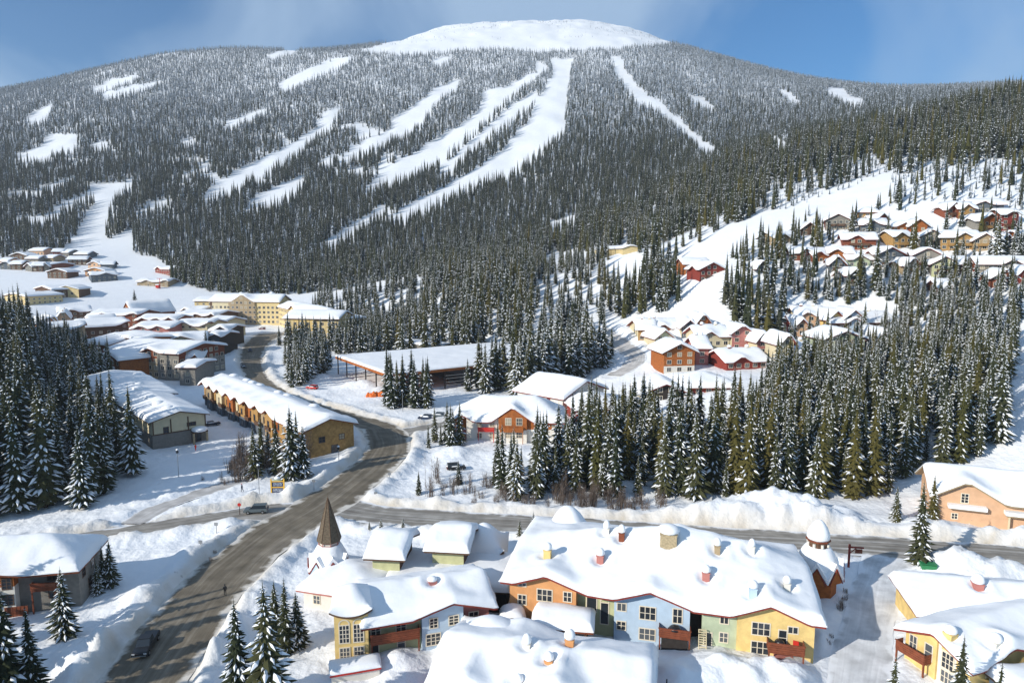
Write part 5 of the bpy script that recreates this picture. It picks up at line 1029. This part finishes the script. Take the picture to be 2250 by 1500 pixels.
# woods on the slopes: decided by where the ground shows in the photograph (surveyed outlines)
FOREST = [(-3000,570),(0,572),(60,560),(150,548),(300,560),(352,590),(362,612),(480,646),(560,648),(700,646),(790,628),(870,612),(930,700),(1000,720),(1290,720),(1400,700),(1560,700),(1600,712),(1640,770),(1750,760),(2020,740),(2250,770),(6000,900),(6000,-900),(-3000,-900)]
CLEAR = [
 [(1206,130),(1259,128),(1251,180),(1244,234),(1242,287),(1202,321),(1170,350),(1134,378),(1059,404),(1000,430),(964,448),(910,475),(859,492),(850,480),(911,446),(980,410),(1040,378),(1115,321),(1161,264),(1187,211),(1217,162)],
 [(1178,134),(1195,140),(1204,152),(1161,181),(1100,234),(1059,272),(1014,313),(964,355),(870,404),(809,421),(794,419),(851,370),(927,329),(934,317),(1017,272),(1055,245),(1059,204),(1115,189),(1180,157)],
 [(1176,200),(1184,212),(1130,262),(1075,303),(1025,340),(985,380),(960,395),(975,360),(1020,325),(1065,285),(1115,238)],
 [(1013,172),(1005,195),(965,220),(932,262),(905,290),(880,300),(840,320),(760,357),(733,356),(800,315),(860,285),(853,265),(900,240),(960,195)],
 [(743,240),(728,280),(690,302),(640,345),(560,395),(500,428),(445,445),(465,410),(530,370),(610,335),(680,290),(720,250)],
 [(672,383),(650,432),(600,452),(530,470),(545,445),(610,408)],[(860,440),(840,475),(770,520),(720,545),(700,540),(780,490)],
 [(310,385),(275,420),(248,440),(236,500),(225,530),(290,508),(296,560),(362,572),(372,625),(440,640),(150,660),(128,560),(168,520),(190,470),(236,415)],
 [(780,125),(740,150),(700,166),(655,187),(625,203),(612,187),(650,165),(720,135)],[(115,228),(105,258),(62,278),(58,262),(85,240)],[(310,165),(280,182),(210,203),(200,197),(250,175)],[(362,175),(330,192),(232,218),(225,209),(300,188)],
 [(110,292),(172,300),(168,330),(100,345),(38,352),(40,340),(90,320)],[(1000,124),(960,142),(945,138),(975,124)],[(640,105),(660,112),(600,130),(580,124)],[(595,240),(560,258),(490,285),(495,272),(550,248)],
 [(1342,123),(1362,125),(1377,160),(1402,190),(1427,215),(1452,228),(1492,262),(1532,300),(1584,335),(1560,348),(1540,335),(1500,292),(1450,247),(1398,222),(1372,190),(1352,155)],
 [(1808,193),(1850,195),(1886,218),(1896,238),(1865,232),(1828,212)],[(1706,195),(1732,202),(1762,228),(1738,226)],[(1962,233),(1992,240),(2018,262),(1972,260)],[(1684,298),(1702,302),(1742,322),(1718,332),(1688,315)],[(1842,252),(1872,260),(1908,278),(1870,272)],[(2062,214),(2092,222),(2084,238),(2070,232)],[(2034,250),(2056,254),(2050,264)],[(1505,202),(1545,218),(1570,235),(1562,243),(1530,228)],
 [(1205,492),(1240,478),(1275,470),(1262,492),(1230,504),(1208,508)],
 [(790,112),(830,100),(900,75),(1050,40),(1400,42),(1485,93),(1400,100),(1350,104),(1250,110),(1180,114),(1090,104),(1000,110),(900,118)],
 [(1935,384),(1965,378),(1948,415),(1930,428),(1800,466),(1700,490),(1640,515),(1560,552),(1480,562),(1545,522),(1640,480),(1760,450),(1860,415)],
 [(1485,530),(1600,530),(1605,612),(1560,640),(1500,630)],[(1540,620),(1590,620),(1592,720),(1560,720)],[(1195,560),(1380,545),(1420,600),(1330,640),(1195,630)],[(1275,690),(1400,705),(1440,800),(1300,830),(1230,800)],[(770,640),(925,640),(925,690),(800,680)],[(1385,690),(1560,690),(1580,735),(1700,770),(1700,860),(1480,880),(1400,820)],
 [(2205,790),(2300,760),(2500,1100),(2225,1000)],
]
SPARSE = [([(1690,490),(1850,470),(2260,520),(2260,660),(2100,650),(1900,640),(1700,620)], .8),([(1850,470),(1960,385),(2260,360),(2260,520)], .7),([(-900,575),(180,545),(260,600),(120,640),(-900,640)], .3),([(1400,400),(1600,470),(1560,560),(1440,560)], .7),([(850,600),(1195,560),(1480,560),(1560,700),(1195,740),(870,720)], .8),
          ([(560,300),(900,260),(1010,330),(700,420),(560,420)], .8),([(0,330),(420,300),(500,420),(200,520),(0,560)], .82)]
prng = np.random.RandomState(4)
def clear_of_things(X, Y, pad=2.2):
    ok = np.ones(len(X), bool)
    for (a, b, c, s_, W_, D_) in FOOT:
        dx_, dy_ = X-a, Y-b; u = dx_*c+dy_*s_; v = -dx_*s_+dy_*c; ok &= ~((u > -pad) & (u < W_+pad) & (v > -pad) & (v < D_+pad))
    rd, _b = road_dist(X.reshape(-1, 1), Y.reshape(-1, 1)); ok &= rd.ravel() > 2.0
    return ok
cand = []   # x, y, height, class
for poly, sp_, (h0, h1), kinds, dens in WOODS:
    xs = [p[0] for p in poly]; ysn = [p[1] for p in poly]
    gx_, gy_ = np.meshgrid(np.arange(min(xs), max(xs), sp_), np.arange(min(ysn), max(ysn), sp_)); gx_ = gx_.ravel()+prng.uniform(-.45, .45, gx_.size)*sp_; gy_ = gy_.ravel()+prng.uniform(-.45, .45, gy_.size)*sp_
    k = in_poly(gx_, gy_, poly) & (prng.rand(gx_.size) < dens); gx_, gy_ = gx_[k], gy_[k]; k = clear_of_things(gx_, gy_); gx_, gy_ = gx_[k], gy_[k]
    for x, y in zip(gx_, gy_): cand.append((x, y, prng.uniform(h0, h1)*(1 if prng.rand() > .15 else .6)*(float(np.interp(y, [150, 200, 320], [1, .86, .66])) if x > 14 and 'D' in kinds else 1), kinds))
wood_polys = [w_[0] for w_ in WOODS]
def slope_candidates(y0, y1, sp_):
    X, Y = np.meshgrid(np.arange(-y1*1.0-60, y1*1.0+60, sp_), np.arange(y0, y1, sp_)); X = X.ravel(); Y = Y.ravel(); k = np.abs(X) < Y*.95+60; X, Y = X[k], Y[k]
    X = X+prng.uniform(-.48, .48, X.size)*sp_; Y = Y+prng.uniform(-.48, .48, Y.size)*sp_; Z = hgrid(X, Y)
    px, py = proj(X, Y, Z); cpx = np.clip(px, 0, 2250)
    k = in_poly(np.clip(px, -2900, 5900), py, FOREST)
    hh = np.where(Y < 700, 17.0, 15.0-7*np.clip((Z-120)/430, 0, 1))*.5; pxm, pym = proj(X, Y, Z+hh); jn = (fbm(X/14, Y/14, 2, 55)-.5)*12; jm = (fbm(X/14, Y/14, 2, 66)-.5)*8
    for c in CLEAR: k &= ~(in_poly(px+jn, py+jm, c) | in_poly(pxm+jn, pym+jm, c))
    dn = np.full(X.size, .93)
    for c, v in SPARSE: dn = np.where(in_poly(cpx, py, c), v, dn)
    cl = fbm(X/38, Y/38, 2, 77); dn = np.where(dn < .9, np.minimum(dn*sstep(.27, .5, cl)*1.5, .95), dn*(.82+.18*sstep(.28, .42, cl)))
    k &= prng.rand(X.size) < dn
    k &= ~((Y < 620) & (X < -95-(Y-500)*.1) & (Y > 300) & (X > -400) & (py > 600))
    X, Y, Z, px, py = X[k], Y[k], Z[k], px[k], py[k]
    k = clear_of_things(X, Y, 1.5); return X[k], Y[k], Z[k], px[k], py[k]
far_list = []
for (y0, y1, sp_) in ((300, 700, 5.6), (700, 1150, 4.9), (1150, 1950, 5.1)):
    X, Y, Z, px, py = slope_candidates(y0, y1, sp_); far_list.append(np.c_[X, Y, Z, px, py])
FAR = np.concatenate(far_list)
inw = np.zeros(len(FAR), bool)
for p in wood_polys: inw |= in_poly(FAR[:, 0], FAR[:, 1], p)
FAR = FAR[~inw]
# summit plateau: a few stunted frosted trees
X = prng.uniform(-800, 800, 3000); Y = prng.uniform(1850, 2500, 3000); Z = hgrid(X, Y); px, py = proj(X, Y, Z)
summit = np.c_[X, Y, Z, px, py][(fbm(X/60, Y/60, 2, 8) > .55) | (prng.rand(3000) < .08)]

# the 300 nearest in view stand as individuals
C_ = [(c[1], i) for i, c in enumerate(cand) if 0 < proj(c[0], c[1], gz(c[0], c[1])+c[2]*.7)[0] < 2250 and c[1] > 60]
C_.sort(); ind = set(i for _, i in C_[:300-len(LONE)])
LOOK = {'A': 'snow-flecked', 'B': 'slim dark', 'C': 'white-laden', 'D': 'olive-green', 'E': 'narrow green', 'F': 'thickly snowed'}
def where(x, y, h, kd):
    px = proj(x, y, gz(x, y))[0]; sz = 'tall' if h > 20 else ('short' if h < 14.5 else 'middle-sized'); lk = LOOK[kd]
    if x < -70 and y < 300:
        row = 'front edge' if y < 146 else ('just behind front edge' if y < 160 else 'deeper inside')
        side = 'against the left photo edge' if px < 70 else ('near the grey townhouse end' if px > 260 else ('left of the middle' if px < 165 else 'right of the middle'))
        return '%s %s spruce, %s of left wood, %s' % (sz, lk, row, side), 'spruces of the left wood'
    if x > 10 and y < 340:
        row = 'front row' if y < 150 else ('second row' if y < 156 else ('third row' if y < 163 else 'inner part'))
        side = next(t for lim, t in ((1330, 'beside the cream chalet'), (1480, 'left of the high snow heap'), (1620, 'left behind the high snow heap'), (1760, 'right behind the high snow heap'), (1880, 'above the snow-capped tower'), (1990, 'towards the lone roadside spruce'), (9999, 'behind the peach house')) if px < lim)
        return '%s %s spruce, %s of right wood, %s' % (sz, lk, row, side), 'spruces of the right wood'
    if y < 172: return '%s %s spruce in the clump before the orange-gabled chalet, %s' % (sz, lk, 'left side' if px < 1130 else ('middle' if px < 1200 else 'right side')), 'spruces before the chalet'
    if y < 200: return '%s %s spruce in the small clump left of the orange-gabled chalet' % (sz, lk), 'spruces left of the chalet'
    if x < -26 and y < 250: return '%s %s spruce in the clump hiding the near corner of the rink shelter' % (sz, lk), 'spruces by the rink'
    return '%s %s spruce in the central stand around the rink shelter' % (sz, lk), 'central spruces'
pts = []    # x, y, z, height, width factor, kind index
KEYS = ['nearA', 'nearB', 'nearC', 'nearD', 'nearE', 'nearF', 'mid0', 'mid1', 'mid2', 'mid3', 'mid4', 'far0', 'far1', 'far2', 'rime0', 'rime1', 'rime2']
KI = {k: i for i, k in enumerate(KEYS)}
for i, (x, y, h, kinds) in enumerate(cand):
    k = 'near'+kinds[prng.randint(len(kinds))]
    if x < -60: k = 'near'+'ABEABEF'[prng.randint(7)]; h *= 1.2 if x < -.70*y else (.86 if y > 175 else 1.0)
    if i in ind:
        lb, gp = where(x, y, h, k[-1]); tree(x, y, h, k, lb, gp, wide=prng.uniform(1.0, 1.3))
    else: pts.append((x, y, gz(x, y)-.2, h, prng.uniform(1.0, 1.3), KI[k]))
# the trees outside the frame whose shadows fall across the lower road
for (x, y, h) in [(-66, 66, 22), (-61, 60, 20), (-72, 74, 21), (-57, 55, 19), (-68, 58, 24), (-62, 72, 14), (-78, 80, 20), (-52, 60, 15), (-75, 64, 23), (-84, 84, 19), (-80, 72, 22), (-90, 78, 20), (-64, 50, 22), (-58, 62, 17), (-70, 50, 24), (-86, 66, 22), (-55, 48, 19), (-62, 80, 9), (-95, 88, 18), (-48, 52, 14), (-78, 56, 24), (20, 40, 15), (30, 52, 14), (44, 58, 16), (38, 64, 13)]:
    pts.append((x, y, -.2, h, 1, KI['nearA']))
nearhill = (FAR[:, 1] < 700)
for (x, y, z, px, py) in FAR:
    t = min(max((z-120)/430, 0), 1)
    if y < 700:
        h = prng.uniform(13, 23)
        if py > 330 and px > 1450 and py < 640 and y < 460: h = prng.uniform(8, 16)
        k = 'mid%d' % prng.choice([0, 1, 2, 3, 4], p=[.25, .2, .2, .15, .2]) if px > 1150 else 'mid%d' % prng.choice([0, 2, 4, 1])
    else:
        h = (20-9.5*t)*prng.uniform(.5, 1.3)
        pr = .12+.83*min(max((z-180)/230, 0), 1)
        k = ('rime%d' % prng.randint(3)) if prng.rand() < pr else 'far%d' % prng.randint(3)
    if px > 1680 and 350 < py < 480 and y < 560 and prng.rand() < .75: k = 'rime%d' % prng.randint(3); h = prng.uniform(3.5, 10)
    if k[0] == 'm': h *= 1.12
    pts.append((x, y, z-.4, h, prng.uniform(1.0, 1.45) if prng.rand() > .1 else 1.7, KI[k]))
for (x, y, z, px, py) in summit: pts.append((x, y, z-.5, prng.uniform(2.5, 6), 1.5, KI['rime0']))
A = np.array(pts)
# one cloud of points per tree model; every point carries a copy of that model
def gn_scatter(name, A, label):
    me = bpy.data.meshes.new(name); n = len(A); me.vertices.add(n); me.vertices.foreach_set('co', A[:, :3].astype(np.float32).ravel())
    for nm, col in (('th', A[:, 3]/20.0), ('tw', A[:, 3]/20.0*A[:, 4]), ('rz', prng.uniform(0, 6.28, n))):
        at_ = me.attributes.new(nm, 'FLOAT', 'POINT'); at_.data.foreach_set('value', col.astype(np.float32))
    at_ = me.attributes.new('kind_index', 'INT', 'POINT'); at_.data.foreach_set('value', A[:, 5].astype(np.int32))
    o = link(name, me); ng = bpy.data.node_groups.new(name, 'GeometryNodeTree')
    ng.interface.new_socket('Geometry', in_out='INPUT', socket_type='NodeSocketGeometry'); ng.interface.new_socket('Geometry', in_out='OUTPUT', socket_type='NodeSocketGeometry')
    nd = ng.nodes; lk = ng.links; gi = nd.new('NodeGroupInput'); go = nd.new('NodeGroupOutput')
    mp_ = nd.new('GeometryNodeMeshToPoints'); lk.new(gi.outputs[0], mp_.inputs[0])
    ci = nd.new('GeometryNodeCollectionInfo'); ci.inputs['Separate Children'].default_value = True; ci.inputs['Reset Children'].default_value = True; ci.inputs[0].default_value = SRC
    ip = nd.new('GeometryNodeInstanceOnPoints'); lk.new(mp_.outputs[0], ip.inputs['Points']); lk.new(ci.outputs[0], ip.inputs['Instance']); ip.inputs['Pick Instance'].default_value = True
    def attr(nm, ty='FLOAT'):
        a = nd.new('GeometryNodeInputNamedAttribute'); a.data_type = ty; a.inputs[0].default_value = nm; return [s for s in a.outputs if s.enabled and s.name == 'Attribute'][0]
    lk.new(attr('kind_index', 'INT'), ip.inputs['Instance Index'])
    cs = nd.new('ShaderNodeCombineXYZ'); w_ = attr('tw'); lk.new(w_, cs.inputs[0]); lk.new(w_, cs.inputs[1]); lk.new(attr('th'), cs.inputs[2]); lk.new(cs.outputs[0], ip.inputs['Scale'])
    cr_ = nd.new('ShaderNodeCombineXYZ'); lk.new(attr('rz'), cr_.inputs[2]); lk.new(cr_.outputs[0], ip.inputs['Rotation'])
    lk.new(ip.outputs[0], go.inputs[0]); md = o.modifiers.new('scatter', 'NODES'); md.node_group = ng
    tag(o, label, kind='stuff'); return o
SRC = bpy.data.collections.new('tree_models')
for i, k in enumerate(KEYS): SRC.objects.link(bpy.data.objects.new('%02d_model' % i, TM[k]))
gn_scatter('spruce_forest', A, 'snow-dusted spruce forest covering the mountain and hillsides')
print('TREES', len(A), 'individual', len(ind)+len(LONE))

# rusty and broad single trees between the hill chalets, and bare shrubs
for (a, b, h, k, lb) in [(1537,535,15,'nearD','rust-brown spruce above the isolated chalet pair'),(1500,545,14,'nearD','brown-green spruce left of the isolated chalet pair'),(1712,570,20,'nearD','rusty tall spruce before the tan hillside chalet'),(1870,512,16,'nearD','olive spruce left of the golden tiered chalet'),(2078,512,16,'nearE','dark broad spruce left of the golden stone chalet'),
                       (2009,560,22,'nearD','tall olive spruce between the orange chalets'),(2190,575,22,'nearC','frosty tall spruce at the right chalet rows'),(2232,560,18,'nearC','thin spruce at the right edge of the chalet rows'),(1950,520,13,'nearE','spruce right of the golden tiered chalet'),(1922,640,28,'nearE','very tall spruce at the left of the lower chalet row'),(1885,650,26,'nearD','tall olive spruce under the pale green chalet'),(2010,668,20,'nearD','broad olive spruce below the tan deck chalet'),(1795,545,14,'nearD','leafy green spruce by the small brown chalet')]:
    p = at(a, b); tree(p[0], p[1], h, k, lb, 'spruces between the hillside chalets', wide=1.1)
def shrub(x, y, me, s, label, group, name='bare_shrub'):
    o = link(name, me, None, (x, y, gz(x, y)-.1), prng.uniform(0, 6.28)); o.scale = (s, s, s*prng.uniform(.8, 1.2)); tag(o, label, 'shrub' if name == 'bare_shrub' else 'bare tree', group)
def shrubs(poly, n, s0, s1, label, group):
    xs = [p[0] for p in poly]; y_ = [p[1] for p in poly]; k = 0
    while k < n:
        a, b = prng.uniform(min(xs), max(xs)), prng.uniform(min(y_), max(y_))
        if in_poly(np.array([a]), np.array([b]), poly)[0]: p = pix(a, b); q_ = (a-min(xs))/(max(xs)-min(xs)); s_ = prng.uniform(s0, s1); kd = prng.randint(3); base_ = label.split(' ', 1)[1] if label.split()[0] in ('low', 'tiny', 'small') else label; shrub(p[0], p[1], BARE[kd], s_, ('low ' if s_ < (s0+s1)/2 else 'tall ')+['thin ', 'upright ', 'spreading '][kd]+base_+', '+('left end', 'left of its middle', 'middle', 'right of its middle', 'right end')[min(4, int(q_*5))], group); k += 1
shrubs([(500,1035),(530,1000),(690,1005),(690,1050),(520,1062)], 55, .8, 1.7, 'bare brown shrub in the thicket before the golden townhouses', 'thicket before the townhouses')
shrubs([(930,1095),(960,1050),(1250,1085),(1480,1110),(1470,1128),(1220,1118),(1000,1108)], 80, .6, 1.2, 'bare grey shrub below the wood by the cross road', 'roadside thicket')
shrubs([(440,1050),(520,1040),(520,1065),(450,1072)], 8, .3, .6, 'low bare shrub poking from the snow left of the thicket', 'low shrubs')
shrubs([(1840,1260),(1870,1260),(1850,1420),(1820,1420)], 9, .25, .5, 'small bare shrub in the snow between long house and lane', 'low shrubs by the lane')
shrubs([(2130,1225),(2250,1235),(2250,1260),(2150,1250)], 7, .25, .45, 'small twiggy shrub in the snow at the right roadside', 'low shrubs at the right roadside')
shrubs([(330,1290),(480,1200),(500,1210),(360,1300)], 10, .15, .35, 'tiny frosted bush on the snowbank left of the main road', 'snowbank bushes')
for (a, b) in [(700//1, 1), ] if False else []: pass
for (a, b, s_, lb) in [(933,1090,1.0,'thin tall bare tree on the snow inside the bend, left one'),(950,1082,.8,'thin tall bare tree on the snow inside the bend, right one'),(640,1075,.5,'bare sapling by the notice board')]:
    p = pix(a, b); shrub(p[0], p[1], TALLBARE[0], s_, lb, None, 'bare_tree')
for k in range(26):
    p = pixY(prng.uniform(1790, 2060), 0, prng.uniform(250, 310)); x = p[0]; shrub(x, p[1], TALLBARE[prng.randint(2)], prng.uniform(.7, 1.1), 'bare grey-brown tree among the spruces of the right wood', 'bare trees of the right wood', 'bare_tree')
for k in range(30):
    x = prng.uniform(-80, -48); y = prng.uniform(380, 440); shrub(x, y, TALLBARE[prng.randint(2)], prng.uniform(.7, 1.1), 'bare grey-brown tree behind the rink shelter', 'bare trees behind the rink', 'bare_tree')

# thin winter air over the valley
mb = MB(); mb.box(-3800, 3800, -150, 3900, -12, 1020); hz = mb.build('haze', [], None)
hm = bpy.data.materials.new('thin haze'); hm.use_nodes = True; n = hm.node_tree.nodes; l = hm.node_tree.links
n.remove(n['Principled BSDF']); pv = n.new('ShaderNodeVolumePrincipled'); pv.inputs['Color'].default_value = (.86, .92, 1.0, 1); pv.inputs['Density'].default_value = 0.0001; pv.inputs['Anisotropy'].default_value = 0.2
l.new(pv.outputs[0], n['Material Output'].inputs['Volume']); hz.data.materials.append(hm); tag(hz, 'faint pale haze in the valley air', kind='stuff')
